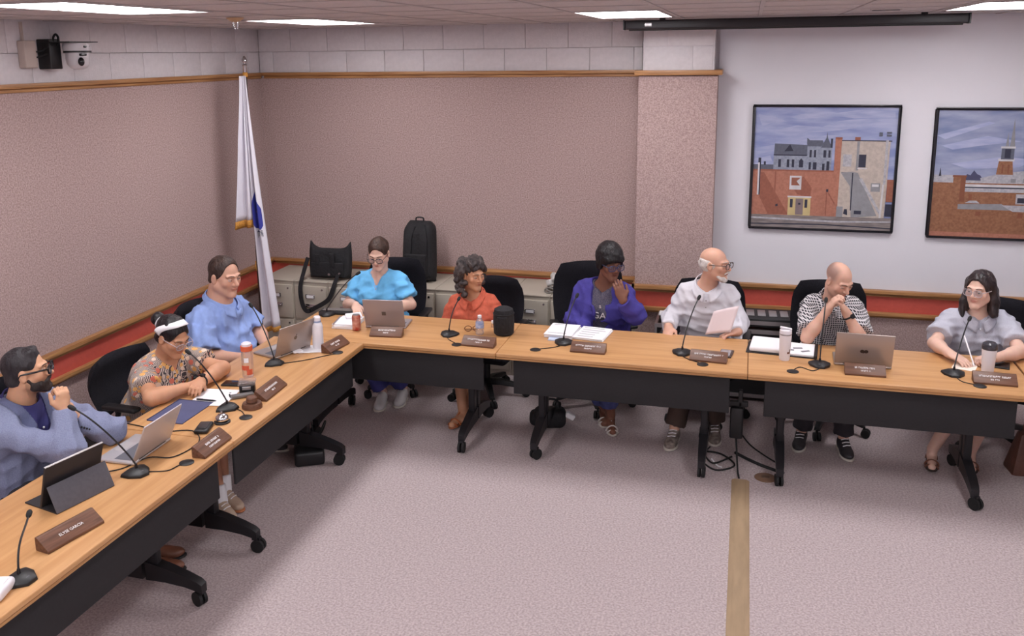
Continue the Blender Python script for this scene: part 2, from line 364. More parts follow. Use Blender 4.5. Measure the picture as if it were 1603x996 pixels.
    # one sided sheets face the room
def R4(a, b, c, d): return [(a, b), (c, b), (c, d), (a, d)]
p1 = [1,
 ('cloud', [(2, 6), (14, 8), (23, 12), (12, 13), (5, 16)]), ('cloud', [(24, 8), (46, 3), (60, 5), (44, 9), (30, 10)]), ('cloud', [(12, 20), (30, 15), (48, 16), (60, 11), (80, 9), (96, 13), (70, 17), (50, 20), (24, 22)]),
 ('cloud', [(50, 6), (75, 2), (98, 4), (98, 8), (70, 9)]), ('cloud', [(30, 28), (50, 23), (64, 22), (50, 27), (36, 31)]), ('cloud', [(0, 34), (16, 31), (26, 30), (18, 35), (0, 40)]), ('cloud', [(0, 43), (12, 40), (14, 46), (0, 50)]),
 ('roof', R4(0, 47.5, 16, 52)), ('dark', [(3.5, 42), (5.5, 42), (5.5, 48), (3.5, 48)]), ('dark', R4(7.5, 45, 9, 48)),
 ('roof', [(15, 30), (39, 31), (39, 40), (14.5, 40)]), ('stone', R4(14.5, 39.5, 39, 52)), ('dark', R4(14.5, 39, 39, 40)), ('dark', [(22, 36.5), (26, 30.5), (28.5, 36)]),
 ('roof', [(38, 30), (38, 25), (40, 27), (49, 27), (51, 32.5), (39, 33)]), ('stone', R4(38.5, 32, 56, 52)), ('roof', [(48, 33), (51.5, 25), (52, 20), (52.6, 25), (56, 33)]), ('stone', [(47.5, 33), (56, 33), (56, 52), (47.5, 52)]), ('dark', R4(54.8, 25.5, 56.2, 33)),
 ('dark', R4(18, 43, 20, 49.5)), ('dark', R4(24.2, 43, 26, 49.5)), ('dark', R4(27.8, 43, 29.6, 49.5)), ('dark', [(33, 49.5), (33, 44), (34.5, 42), (36, 44), (36, 49.5)]),
 ('dark', R4(40.2, 35, 41.7, 41)), ('dark', R4(43.3, 35, 44.8, 41)), ('dark', R4(50, 35, 52, 41)), ('dark', R4(53.5, 35, 55, 41)), ('dark', R4(40, 45, 41.6, 51)), ('dark', R4(43, 45, 45.6, 51)), ('dark', R4(49.6, 46, 51.3, 52)), ('dark', R4(52.6, 44, 54.6, 52)),
 ('brick', R4(0, 52, 62, 90)), ('brick', [(58, 25), (62.5, 25), (62.5, 90), (58, 90)]), ('brick2', R4(58, 24.3, 62.8, 26)), ('brick2', [(16, 52), (17, 52), (17, 78), (16, 78)]),
 ('brick2', [(5.5, 54), (8, 54), (27, 89), (12, 89), (5, 74)]), ('brick2', [(27, 62), (37, 57), (43, 66), (42.5, 74), (33, 72)]), ('brick2', R4(0, 51.5, 58, 52.8)),
 ('white', R4(3.4, 46, 5.4, 73)), ('dark', R4(4.6, 46, 5.4, 73)), ('white', R4(27, 56.5, 35.5, 68)), ('brick2', [(28.3, 58), (34.8, 58), (32, 61), (34.5, 64.5), (28.3, 64.5)]),
 ('cream', R4(26.5, 74, 42.8, 89.5)), ('white', R4(26, 73.3, 43.3, 74.6)), ('dark', R4(28, 76, 30, 83)), ('dark', R4(38.6, 76, 40.6, 83)), ('door', R4(32, 75.5, 37.6, 89)), ('dark', R4(34, 79, 35.6, 80.6)),
 ('dark', [(17.3, 81), (19, 80), (19.3, 82), (17.6, 82.6)]), ('dark', R4(53.5, 67, 55, 69.3)), ('brick2', R4(53.6, 69, 54.2, 89)), ('brick2', [(55, 69), (60, 78), (60, 80), (55, 71)]),
 ('tan', [(62.5, 27), (96, 27), (95, 90), (62, 90)]), ('brick2', R4(71.5, 24, 75.3, 26.5)), ('dark', R4(62.5, 26.5, 97, 27.3)), ('grey', R4(73.2, 27.5, 75, 51)),
 ('dark', R4(75, 38, 80, 48.5)), ('white', R4(74.5, 48.8, 81, 49.8)), ('pale', R4(64, 38, 70, 48)), ('dark', R4(63.5, 52.5, 71.5, 53.6)), ('grey', [(63, 53), (71, 52), (75, 53), (90, 88), (72, 90), (70, 64)]), ('dark', R4(71, 53, 71.8, 84)),
 ('pale', [(76, 58), (78, 57), (93, 86), (91.5, 87)]), ('grey', R4(84.5, 61, 91, 68)), ('white', R4(85.3, 62, 90, 64)), ('dark', [(66.5, 87), (67, 83), (69, 83), (69.5, 88)]), ('dark', R4(74, 84, 79, 87)), ('grey', R4(61.5, 81, 66, 90)),
 ('white', [(92.3, 62), (93.6, 62), (92.8, 94), (91.4, 94)]), ('pale', R4(92.8, 26, 94.6, 62)), ('brick2', R4(95.5, 58, 100, 76)), ('dark', R4(95.5, 78, 100, 88)), ('roof', R4(88, 20, 90.2, 23)), ('roof', R4(93, 19.5, 96.4, 21)), ('roof', R4(93, 21.8, 96.4, 23.2)),
 ('road', R4(0, 89.5, 100, 100)), ('pale', [(0, 91.5), (60, 93), (100, 92), (100, 93), (60, 94.5), (0, 93)]), ('dark', [(0, 97), (50, 96), (100, 97.5), (100, 98.5), (50, 97), (0, 98)])]
painting('framed painting of a brick storefront and a stone church under a cloudy sky', 4.447, 5.548, 1.266, 2.28, p1)
p2 = [2,
 ('cloud', [(3, 28), (30, 20), (50, 24), (30, 27), (10, 31)]), ('cloud', [(10, 42), (40, 36), (60, 38), (50, 44), (20, 46)]), ('cloud', [(0, 20), (30, 9), (34, 10), (5, 23)]),
 ('pale', R4(0, 51, 12, 58)), ('dark', [(3, 52), (3.8, 45), (4.6, 52)]), ('tree', [(18, 55), (20, 50), (22, 51), (24, 47), (26, 50), (28, 51), (30, 55)]), ('pale', R4(18, 55, 100, 62)), ('pale', [(28, 53), (40, 49), (52, 47), (70, 47), (100, 48), (100, 62), (30, 62)]),
 ('br3', [(38, 39), (46, 39), (47, 50), (37, 50)]), ('br4', R4(40, 42, 41, 49)), ('br4', R4(43.5, 42, 44.5, 49)), ('white', R4(37.5, 37.5, 47, 39.5)), ('roof', R4(39, 29, 46.5, 38)), ('white', R4(38.5, 28, 47, 29.5)), ('dark', R4(41, 30, 44.5, 37)),
 ('grey', [(43.5, 28), (45, 6), (46.5, 28)]), ('grey', [(41, 28), (42, 17), (43, 28)]), ('grey', R4(46, 53, 49, 56)), ('grey', R4(53, 53, 56, 56)), ('grey', R4(61, 53, 64, 56)), ('grey', R4(69, 53, 73, 56)), ('dark', [(55, 49), (80, 48), (80, 49.5), (55, 50)]),
 ('br3', R4(0, 57, 100, 100)), ('white', R4(18, 58, 100, 60)), ('dark', R4(18, 60, 100, 61)), ('pale', R4(18, 61, 100, 64)), ('br4', R4(22, 66, 24, 71)), ('br3', R4(12, 51.5, 19, 72)), ('br4', R4(16.5, 52, 19.5, 72)), ('br4', R4(11.5, 51, 20, 52.5)),
 ('pale', R4(50, 65, 100, 73)), ('grey', [(16, 74), (42, 73), (48, 78), (16, 78)]), ('pale', [(42, 74), (100, 74), (100, 79), (49, 79)]), ('dark', R4(51, 68, 56, 72)), ('dark', R4(58, 68, 66, 72)), ('dark', R4(68, 68, 75, 72)), ('pale', [(20, 73), (23, 71), (27, 71), (29, 73)]),
 ('br4', R4(27, 79.5, 30, 83)), ('br4', R4(52, 80, 55, 84)), ('dark', R4(61, 83, 69, 90)), ('grey', R4(62, 84, 64.6, 86)), ('grey', R4(65.4, 84, 68, 86)), ('br4', R4(67, 92, 72, 95)), ('brick', [(0, 96.5), (100, 97), (100, 100), (0, 100)])]
painting('framed painting of a church steeple above brown brick buildings, cut by the edge', 5.795, 7.0, 1.245, 2.262, p2)
# ------------------------------------------------------------------ wall camera
t = thing('wall_camera', 'white domed security camera on a wall bracket above the rail', 'camera', (0, -2.62, 2.74))
M_cw = mat('camera_white', (214, 210, 214), rough=.35)
MB().rbox((.03, -.23, .0), (.06, .1, .17), .008).build('junction_box', mat('beige_box', (186, 170, 162), rough=.6), t)
MB().bb(.0, .014, -.243, -.229, .085, .2).build('conduit', mat('beige_box', (186, 170, 162)), t)
MB().rbox((.05, -.065, .0), (.1, .1, .19), .006).build('wall_bracket', M_black, t)
b = MB(); b.tube(spline([(.06, -.19, .015), (.08, -.16, .02), (.08, -.12, .04), (.09, -.07, .05)]), .005).tube(spline([(.06, -.19, -.02), (.08, -.16, -.01), (.08, -.12, 0), (.09, -.07, -.02)]), .005)
b.tube(spline([(.09, -.07, .05), (.1, -.075, .1), (.1, -.05, .125), (.1, -.03, .1), (.1, -.05, .05)]), .007).build('cable', M_rubber, t)
MB().bb(.04, .26, -.12, .14, .072, .078).build('shelf_plate', M_black, t)
MB().lathe([(.0, .07), (.085, .07), (.088, .04), (.086, .02), (0, .02)], c=(.16, .06, 0)).build('camera_base', M_cw, t)
MB().lathe([(.086, .02), (.086, .008), (0, .008)], c=(.16, .06, 0)).build('gasket_ring', M_black, t)
MB().lathe([(0, .008), (.074, .008), (.076, -.03), (.07, -.065), (.05, -.09), (.022, -.1), (0, -.101)], c=(.16, .06, 0)).build('dome', M_cw, t)
MB().ell((.225, .01, -.05), (.02, .02, .028), nu=20).build('lens', M_screen, t)
MB().rbox((.226, .03, -.006), (.02, .05, .016), .004).rbox((.24, .05, .045), (.012, .05, .014), .003).build('sensor_window', M_screen, t)
# ------------------------------------------------------------------ tables
TZ = .75
def foot(b):
    """T-foot with arched arms front and back (local y), casters are separate"""
    for s in (-1, 1):
        P = [V(0, s*.01, .165), V(0, s*.12, .155), V(0, s*.23, .135), V(0, s*.30, .115), V(0, s*.325, .10)]
        hw = [.03, .028, .026, .024, .022]; th = [.05, .04, .03, .026, .024]
        vs = []; 
        for p, a, t_ in zip(P, hw, th): vs += [p+V(-a, 0, -t_), p+V(a, 0, -t_), p+V(a, 0, t_), p+V(-a, 0, t_)]
        fs = [(i*4+k_, i*4+(k_+1) % 4, i*4+4+(k_+1) % 4, i*4+4+k_) for i in range(4) for k_ in range(4)]+[(0, 1, 2, 3), (16, 17, 18, 19)]
        b.add(vs, fs)
    return b
def caster(parent, loc, ang=0, r=.038):
    R = rotz(ang); c = V(*loc)
    b = MB().cyl(c+V(0, 0, .07), c+V(0, 0, .095), .012, n=10).add([], [])
    b.box(c+R@V(.008, 0, .08), (.045, .03, .016), R)
    o = b.build('caster_fork', M_blackm, parent)
    w_ = MB()
    for s in (-1, 1): w_.cyl(c+R@V(.016, s*.006, r), c+R@V(.016, s*.022, r), r, n=20)
    w_.build('wheel', M_rubber, o)
def table(label, cx, cy, rz, L, li, ri, pl=.105, pr_=.105, gro=(), skip=()):
    t = thing('conference_table', label, 'table', (cx, cy, 0), rz, 'oak conference tables')
    MB().rbox((0, 0, TZ-.0135), (L-.003, .694, .027), .006).build('table_top', M_table, t)
    MB().bb(-L/2+.002, L/2-.002, -.345, -.335, TZ-.04, TZ-.0275).bb(-L/2+.002, L/2-.002, .335, .345, TZ-.04, TZ-.0275).bb(-L/2+.002, -L/2+.012, -.335, .335, TZ-.04, TZ-.0275).bb(L/2-.012, L/2-.002, -.335, .335, TZ-.04, TZ-.0275).build('edge_band', M_edge, t)
    MB().rbox((0, -.275, .582), (L-pl-pr_, .016, .262), .006).build('modesty_panel', M_panel, t).location = ((pl-pr_)/2, 0, 0)
    for x in (-L/2+li, L/2-ri):
        if x in skip: continue
        o = MB().rbox((x, -.045, .43), (.045, .06, .56), .008).rbox((x, .045, .43), (.045, .06, .56), .008).build('leg', M_blackm, t)
        f = foot(MB()).build('foot', M_blackm, t); f.location = (x, 0, 0)
        MB().bb(x-.03, x+.03, -.26, .26, .69, .712).build('top_bracket', M_blackm, t)
        for s in (-1, 1): caster(t, (x, s*.305, 0), random.uniform(-.7, .7)+(math.pi if random.random() < .4 else 0)+math.pi/2)
    for (gx, gy) in gro:
        tag(MB().lathe([(0, .004), (.03, .0042), (.036, .0015), (.036, -.002), (0, -.002)], c=(gx, gy, TZ+.002)).build('grommet', M_black, t), 'round black cable grommet')
    return t
T1 = table('wood conference table in the far corner with the tan sandals beneath its end', 2.045, -1.77, 0, 1.62, .25, .262, pl=.02, gro=[(2.548-2.045, -.238)])
T2 = table('middle wood conference table of the back row, open papers on its left half', 3.665, -1.77, 0, 1.62, .25, .262, gro=[(3.097-3.665, -.217), (4.197-3.665, -.247)])
T3 = table('wood conference table at right below the paintings, with a grey laptop on it', 5.285, -1.77, 0, 1.62, .222, .29, gro=[(4.743-5.285, -.246), (5.792-5.285, -.246)])
T4 = table('wood conference table end cut off by the right edge', 6.915, -1.77, 0, 1.62, .25, .25)
lt = math.pi/2
T5 = table('left-row wood conference table running to the corner, bottles and bell on it', 1.56, -2.95, lt, 1.65, .20, .34, pl=.09, pr_=.06, gro=[(-3.484+2.95, -.243), (-2.355+2.95, -.26)])
T6 = table('nearest left-row wood conference table with the black tablet case on it', 1.56, -4.602, lt, 1.65, .25, .32, pl=.1, pr_=.06, gro=[(-4.057+4.602, -.258)])

# ------------------------------------------------------------------ office chairs
def chair(label, x, y, rz, top=1.02, bw=.5, arms=True, seat_z=.46, turn=0.0):
    t = thing('office_chair', label, 'chair', (x, y, 0), rz, 'black swivel chairs')
    MB().rbox((0, 0, seat_z-.045), (.5, .48, .09), .04, n=4).build('seat', M_chair, t)
    h = top-(seat_z+.06); 
    def bp(u, v):
        return None
    # curved backrest
    b = MB(); N, K = 14, 12; f0 = []; 
    for sgn in (0, 1):
        for j in range(K+1):
            v = j/K; z = seat_z+.06+h*v
            wd = bw/2*(1-.10*(2*v-1)**2-(.12*max(0, v-.82)/.18)**1.0*1.0 if v > .82 else 1-.10*(2*v-1)**2)
            for i in range(N+1):
                u = 2*i/N-1
                ed = min(1, (1-abs(u))/.12, v/.06 if v < .06 else 9, (1-v)/.08 if v > .92 else 9)
                th = .028*math.sqrt(max(0, min(1, ed)))+.002
                yb = .225+.05*v-.035*(1-u*u)*(-1)-.02*math.cos(v*6)
                f0.append((wd*u, yb-.0+(th if sgn else -th)-.045*u*u, z))
    M_ = (N+1)*(K+1); fs = []
    for sgn in (0, 1):
        for j in range(K):
            for i in range(N):
                q = [sgn*M_+j*(N+1)+i, sgn*M_+j*(N+1)+i+1, sgn*M_+(j+1)*(N+1)+i+1, sgn*M_+(j+1)*(N+1)+i]; fs.append(tuple(q))
    ring = [i for i in range(N+1)]+[(j)*(N+1)+N for j in range(1, K+1)]+[K*(N+1)+i for i in range(N-1, -1, -1)]+[j*(N+1) for j in range(K-1, 0, -1)]
    for a, c in zip(ring, ring[1:]+ring[:1]): fs.append((a, c, M_+c, M_+a))
    b.add(f0, fs).build('backrest', M_chair, t, sharp=60)
    MB().tube(spline([(0, .1, seat_z-.09), (0, .24, seat_z-.07), (0, .29, seat_z+.05), (0, .285, seat_z+.22)]), .02).build('back_bracket', M_black, t)
    if arms:
        for s in (-1, 1):
            MB().tube(spline([(s*.2, .02, seat_z-.095), (s*.285, .03, seat_z-.08), (s*.295, .03, seat_z+.06), (s*.29, .01, seat_z+.175)]), .016).build('arm_post', M_black, t)
            MB().rbox((s*.29, -.01, seat_z+.19), (.07, .25, .03), .014).build('armrest', M_black, t)
    MB().cyl((0, 0, .1), (0, 0, .3), .026).cyl((0, 0, .28), (0, 0, seat_z-.1), .016).rbox((0, .02, seat_z-.105), (.2, .24, .03), .01).build('gas_column', M_black, t)
    for k_ in range(5):
        a = turn+k_*2*math.pi/5; d = V(math.cos(a), math.sin(a), 0); n_ = V(-d[1], d[0], 0)
        P = [V(0, 0, .125), d*.12+V(0, 0, .12), d*.30+V(0, 0, .085)]; vs = []
        for p, wd, th in zip(P, (.034, .03, .022), (.026, .022, .014)): vs += [p-n_*wd-V(0, 0, th), p+n_*wd-V(0, 0, th), p+n_*wd*.7+V(0, 0, th), p-n_*wd*.7+V(0, 0, th)]
        o = MB().add(vs, [(i*4+q, i*4+(q+1) % 4, i*4+4+(q+1) % 4, i*4+4+q) for i in range(2) for q in range(4)]+[(0, 1, 2, 3), (8, 9, 10, 11)]).build('base_leg', M_black, t, bevel=.005)
        c = d*.30; b = MB(); a2 = a+random.uniform(-1, 1); R = rotz(a2)
        b.cyl(c+V(0, 0, .05), c+V(0, 0, .08), .008, n=8)
        for s in (-1, 1): b.cyl(c+R@V(.012, s*.006, .031), c+R@V(.012, s*.024, .031), .031, n=14)
        b.build('caster', M_rubber, o)
    return t
chair('black office chair behind the woman in light blue scrubs', 1.66, -1.03, 0.12, top=1.04, turn=.5)
chair('black office chair behind the woman in the orange shirt', 2.47, -1.02, -.1, top=.925, bw=.48, seat_z=.43, turn=.2)
chair('wide black office chair behind the person in the purple jacket', 3.32, -.99, .35, top=1.085, bw=.56, turn=.9)
chair('black office chair behind the bearded man holding a sheet of paper', 4.17, -1.02, -.05, top=1.0, bw=.54, turn=.1)
chair('black office chair behind the bald man in the checked shirt', 5.04, -1.0, 0, top=1.03, bw=.53, turn=.7)
chair('black office chair behind the long-haired woman at the right edge', 6.12, -1.0, -.2, top=.97, turn=.4)
chair('black office chair behind the man in the blue polo shirt', .86, -2.22, lt, top=.985, bw=.52, turn=.3)
chair('black office chair with an empty stretch of backrest behind the woman with the white headband', .83, -3.0, lt-.05, top=.865, bw=.56, seat_z=.44, turn=.8)
chair('black office chair behind the man in the grey-blue blazer', .80, -4.08, lt, top=1.03, turn=.6)

# ------------------------------------------------------------------ filing cabinets along the back wall
CW = .3375
cl = ['leftmost putty filing cabinet, half behind the white flag', 'putty filing cabinet second from the flag, under the left side of the black messenger bag', 'putty filing cabinet third from the flag, under the right side of the black messenger bag',
      'putty filing cabinet behind the woman in light blue scrubs', 'putty filing cabinet under the tall black backpack', 'putty filing cabinet just right of the tall black backpack', 'putty filing cabinet behind the woman in the orange shirt',
      'putty filing cabinet with a bare front right of the orange-shirt chair', 'putty filing cabinet with the grey cable clutter on top', 'rightmost putty filing cabinet against the column, behind the purple jacket']
def cabinet():
    t = thing('filing_cabinet', '', 'cabinet', (0, 0, 0), 0, 'filing cabinets along the back wall')
    hw = CW/2-.002
    MB().bb(-hw, hw, -.55, -.015, .0, .715).build('body', M_cab, t)
    MB().rbox((0, -.2825, .721), (2*hw, .55, .012), .004).build('top_lid', M_cab, t)
    for z0 in (.05, .375):
        d = MB().rbox((0, -.556, z0+.155), (2*hw-.022, .018, .31), .005).build('drawer', M_cab, t)
        MB().rbox((0, -.571, z0+.215), (.09, .012, .04), .004).build('label_holder', M_chrome, d)
        MB().bb(-.034, .034, -.5785, -.5775, z0+.202, z0+.228).build('label_card', M_paper, d)
        MB().rbox((0, -.58, z0+.125), (.1, .03, .018), .006).rbox((0, -.568, z0+.125), (.11, .006, .035), .003).build('handle', M_chrome, d)
        MB().cyl((hw-.05, -.564, z0+.28), (hw-.05, -.571, z0+.28), .009, n=12).build('lock', M_chrome, d)
    return t
c0 = cabinet()
for i in range(10):
    o = c0 if i == 0 else copy_tree(c0)
    o.location = (.185+CW*(i+.5), 0, 0); o['label'] = cl[i]

# bags standing on the cabinets
t = thing('messenger_bag', 'black messenger bag with hanging shoulder strap on the filing cabinets', 'bag', (.83, -.42, .7275), .05)
def soft(x0, x1, y0, y1, z0, z1, fn=None, n=14):
    """soft sack: rounded box displaced by fn(p)"""
    b = MB().rbox(((x0+x1)/2, (y0+y1)/2, (z0+z1)/2), (x1-x0, y1-y0, z1-z0), .03, n=4)
    return b
b = MB(); wv = lambda u, v: .012*math.sin(7*u+3*v)+.008*math.sin(13*v+5*u)
def bagsheet(u, v):
    return None
NX, NZ = 16, 14; vs = []
for sgn in (-1, 1):
    for j in range(NZ+1):
        for i in range(NX+1):
            u, v = 2*i/NX-1, j/NZ
            wd = .19+.012*math.sin(v*3); z = .01+v*(.28+.05*abs(u)**6) - (.02*(1-abs(u)**2) if j == NZ else 0)
            e = min(1., (1-abs(u))/.1, (v/.08 if v < .08 else 9), ((1-v)/.12 if v > .88 else 9)); th = .012+.05*math.sqrt(max(e, 0))*(1-.5*v)
            vs.append((wd*u, sgn*th+.3*wv(u, v)*(1 if sgn < 0 else .3)+.03*v, z))
m_ = (NX+1)*(NZ+1); fs = []
for sgn in (0, 1):
    fs += [(sgn*m_+j*(NX+1)+i, sgn*m_+j*(NX+1)+i+1, sgn*m_+(j+1)*(NX+1)+i+1, sgn*m_+(j+1)*(NX+1)+i) for j in range(NZ) for i in range(NX)]
ring = [i for i in range(NX+1)]+[j*(NX+1)+NX for j in range(1, NZ+1)]+[NZ*(NX+1)+i for i in range(NX-1, -1, -1)]+[j*(NX+1) for j in range(NZ-1, 0, -1)]
fs += [(a, c, m_+c, m_+a) for a, c in zip(ring, ring[1:]+ring[:1])]
b.add(vs, fs).build('body', M_bagc, t, sharp=60)
MB().rbox((0, -.068, .1), (.3, .022, .13), .01).build('front_pocket', M_bagc, t)
MB().rbox((.05, -.078, .19), (.045, .02, .12), .006).rbox((-.09, -.074, .19), (.04, .02, .1), .006).build('flap_strap', M_bagc, t)
MB().cyl((.12, -.083, .07), (.12, -.088, .07), .012).cyl((.02, -.083, .06), (.02, -.088, .06), .012).build('buckle', M_chrome, t)
def ribbon(path, w2, th, side):
    P = spline(path); s_ = nrm(side); vs = []
    for i, p in enumerate(P):
        d = nrm(P[min(i+1, len(P)-1)]-P[max(i-1, 0)]); sd = nrm(s_-d*np.dot(s_, d)); n_ = np.cross(d, sd)
        vs += [p-sd*w2-n_*th, p+sd*w2-n_*th, p+sd*w2+n_*th, p-sd*w2+n_*th]
    n = len(P)
    return MB().add(vs, [(i*4+q, i*4+(q+1) % 4, i*4+4+(q+1) % 4, i*4+4+q) for i in range(n-1) for q in range(4)]+[(0, 1, 2, 3), (4*n-4, 4*n-3, 4*n-2, 4*n-1)])
ribbon([(-.19, -.05, .2), (-.215, -.1, .08), (-.225, -.165, -.04), (-.215, -.175, -.18), (-.17, -.18, -.262), (-.08, -.18, -.225), (.04, -.178, -.15), (.085, -.172, -.06), (.1, -.15, .0), (.11, -.09, .06)], .02, .003, (1, 0, .4)).build('shoulder_strap', M_bagc, t)
t = thing('backpack', 'tall black backpack standing against the wall behind the scrubs chair', 'backpack', (1.64, -.3, .7275), 0)
b = MB(); vs = []; NX, NZ = 16, 20
for sgn in (-1, 1):
    for j in range(NZ+1):
        for i in range(NX+1):
            u, v = 2*i/NX-1, j/NZ
            wd = .155*(1-.10*v**2)*(1 if v < .8 else math.sqrt(max(.05, 1-((v-.8)/.2)**2*.55)))
            e = min(1., (1-abs(u))/.2, (v/.06 if v < .06 else 9), ((1-v)/.15 if v > .85 else 9)); th = .01+.085*math.sqrt(max(e, 0))
            vs.append((wd*u, sgn*th+.06*v, .002+.53*v))
m_ = (NX+1)*(NZ+1); fs = []
for sgn in (0, 1):
    fs += [(sgn*m_+j*(NX+1)+i, sgn*m_+j*(NX+1)+i+1, sgn*m_+(j+1)*(NX+1)+i+1, sgn*m_+(j+1)*(NX+1)+i) for j in range(NZ) for i in range(NX)]
ring = [i for i in range(NX+1)]+[j*(NX+1)+NX for j in range(1, NZ+1)]+[NZ*(NX+1)+i for i in range(NX-1, -1, -1)]+[j*(NX+1) for j in range(NZ-1, 0, -1)]
fs += [(a, c, m_+c, m_+a) for a, c in zip(ring, ring[1:]+ring[:1])]
b.add(vs, fs).build('body', M_bagc, t, sharp=60)
for s in (-1, 1): ribbon([(s*.045, .0-.02, .5), (s*.07, -.06, .4), (s*.075, -.075, .28), (s*.08, -.08, .16), (s*.1, -.085, .06)], .03, .008, (1, 0, 0)).build('shoulder_strap', M_bagc, t)
MB().tube(spline([(-.035, .05, .525), (-.03, .05, .56), (.03, .05, .56), (.035, .05, .525)]), .007).build('grab_handle', M_bagc, t)
MB().rbox((0, -.09, .16), (.2, .03, .2), .014).build('pocket', M_bagc, t)
# grey clutter on the last cabinet
t = thing('cable_heap', 'grey and white heap of cable and packaging on the cabinet beside the wide chair', 'clutter', (2.90, -.42, .7275), .3)
b = MB()
for i in range(5): b.tube([(.085*math.cos(a+i)*(1-.1*i), .065*math.sin(a+i), .012+.014*i+.01*math.sin(3*a+i)) for a in np.linspace(0, 6.28, 18)[:-1]], .007, n=6, closed=True)
b.build('cable_coil', mat('grey_cable', (120, 116, 112), rough=.6), t)
MB().rbox((.03, .02, .11), (.13, .09, .05), .014, R=rotx(.5)@roty(.4)).rbox((-.04, 0, .085), (.06, .05, .05), .01, R=rotz(.6)@rotx(-.4)).build('wrapper', mat('crumpled_white', (196, 192, 190), rough=.6, var=.4, vscale=30), t)
t = thing('tissue_wad', 'crumpled white wrapper on the cabinet behind the purple elbow', 'wrapper', (3.47, -.42, .7275), .3)
MB().rbox((0, 0, .03), (.09, .07, .055), .02, R=rotz(.5)).build('box', mat('pale_brown_box', (150, 130, 118), rough=.7), t)
MB().rbox((-.03, -.01, .072), (.07, .05, .035), .012, R=rotx(.3)@roty(-.4)).rbox((.02, .01, .075), (.05, .05, .03), .012, R=rotx(-.4)@roty(.5)).build('wrapper', mat('crumpled_white', (196, 192, 190)), t)
# ------------------------------------------------------------------ AV case behind the tables
t = thing('equipment_case', 'low black equipment case with silver trim behind the bearded man', 'case', (4.31, -.45, 0))
MB().bb(-.54, .54, -.2, .2, .06, .56).build('body', mat('case_black', (26, 26, 29), rough=.5), t)
for z in (.045, .57): 
    MB().bb(-.55, .55, -.21, -.19, z-.015, z+.015).bb(-.55, .55, .19, .21, z-.015, z+.015).bb(-.55, -.53, -.19, .19, z-.015, z+.015).bb(.53, .55, -.19, .19, z-.015, z+.015).build('trim_rail', M_alu, t)
for x in (-.54, .0, .54): MB().bb(x-.008, x+.008, -.212, -.198, .06, .556).build('corner_post', M_alu, t)
for x in (-.5, .5):
    for y in (-.17, .17): MB().cyl((x-.012, y, .02), (x+.012, y, .02), .0195).build('caster', M_rubber, t)
MB().bb(-.2, .16, -.16, .16, .586, .59).build('lid_panel', M_black, t)
t = thing('disc_player', 'black and silver player unit on the equipment case', 'player', (4.62, -.47, .586), .03)
MB().rbox((0, 0, .045), (.4, .3, .07), .008).build('body', mat('case_black', (26, 26, 29)), t)
MB().bb(-.19, .19, -.1525, -.15, .03, .062).build('front_panel', M_alu, t)
for i in range(4): MB().rbox((-.13+.085*i, .0, .084), (.06, .16, .008), .003).build('vent_strip', M_alu, t)
for x in (-.16, .16): MB().cyl((x, -.1, 0), (x, -.1, .011), .015).cyl((x, .1, 0), (x, .1, .011), .015).build('foot', M_rubber, t)
t = thing('white_remote_box', 'small white topped device beside the bearded man on the case', 'device', (3.83, -.5, .586), 0)
MB().rbox((0, 0, .018), (.09, .12, .036), .006).build('body', mat('dark_device', (54, 50, 50), rough=.5), t); MB().rbox((0, 0, .041), (.1, .12, .01), .004).build('lid', M_paper, t)

# ------------------------------------------------------------------ flag
t = thing('flag_stand', 'white state flag with gold fringe hanging from a pole in the corner', 'flag', (.325, -.8, 0))
MB().lathe([(0, .0), (.14, 0), (.14, .02), (.06, .045), (.03, .07), (.022, .09), (0, .09)]).build('base', M_gold, t)
MB().cyl((0, 0, .08), (0, 0, 2.6), .014).build('pole', mat('dark_pole', (58, 44, 40), rough=.4), t)
MB().lathe([(.014, 2.57), (.018, 2.58), (.016, 2.63), (.02, 2.64), (.012, 2.65), (.012, 2.66), (.022, 2.675), (.02, 2.69), (.008, 2.71), (0, 2.715)]).build('finial', M_chrome, t)
def drape(u, v, side):
    """u 0..1 across, v 0..1 down; hangs in folds from the pole"""
    z = 2.55-v*(2.2 if side > 0 else 1.22); wd = .02+(.165*v**1.15 if side > 0 else .115*v**1.6)
    x = (u*wd*1.0+.028*v*v*side if side > 0 else -u*wd)
    y = -.03-.035*math.sin(u*9.5+.4)*min(1, v*2+.15)-.02*u*(1-side)-.05*v*u
    return V(x+.02*math.sin(u*6+v*2)*v*.5, y, z+.05*u*v*(1 if side > 0 else -.3))
b = MB(); b.grid(lambda u, v: drape(u, v, 1), 26, 40); f_ = b.build('flag_cloth', M_flag, t, sharp=180)
f_.modifiers.new('thickness', 'SOLIDIFY').thickness = .003
b = MB(); b.grid(lambda u, v: drape(u, v, -1), 16, 26); f2 = b.build('flag_cloth', M_flag, t, sharp=180); f2.modifiers.new('thickness', 'SOLIDIFY').thickness = .003
def overlay(us, vs_, off): return lambda a, c: drape(us[0]+(us[1]-us[0])*a, vs_[0]+(vs_[1]-vs_[0])*c, 1)+V(0, -off, 0)
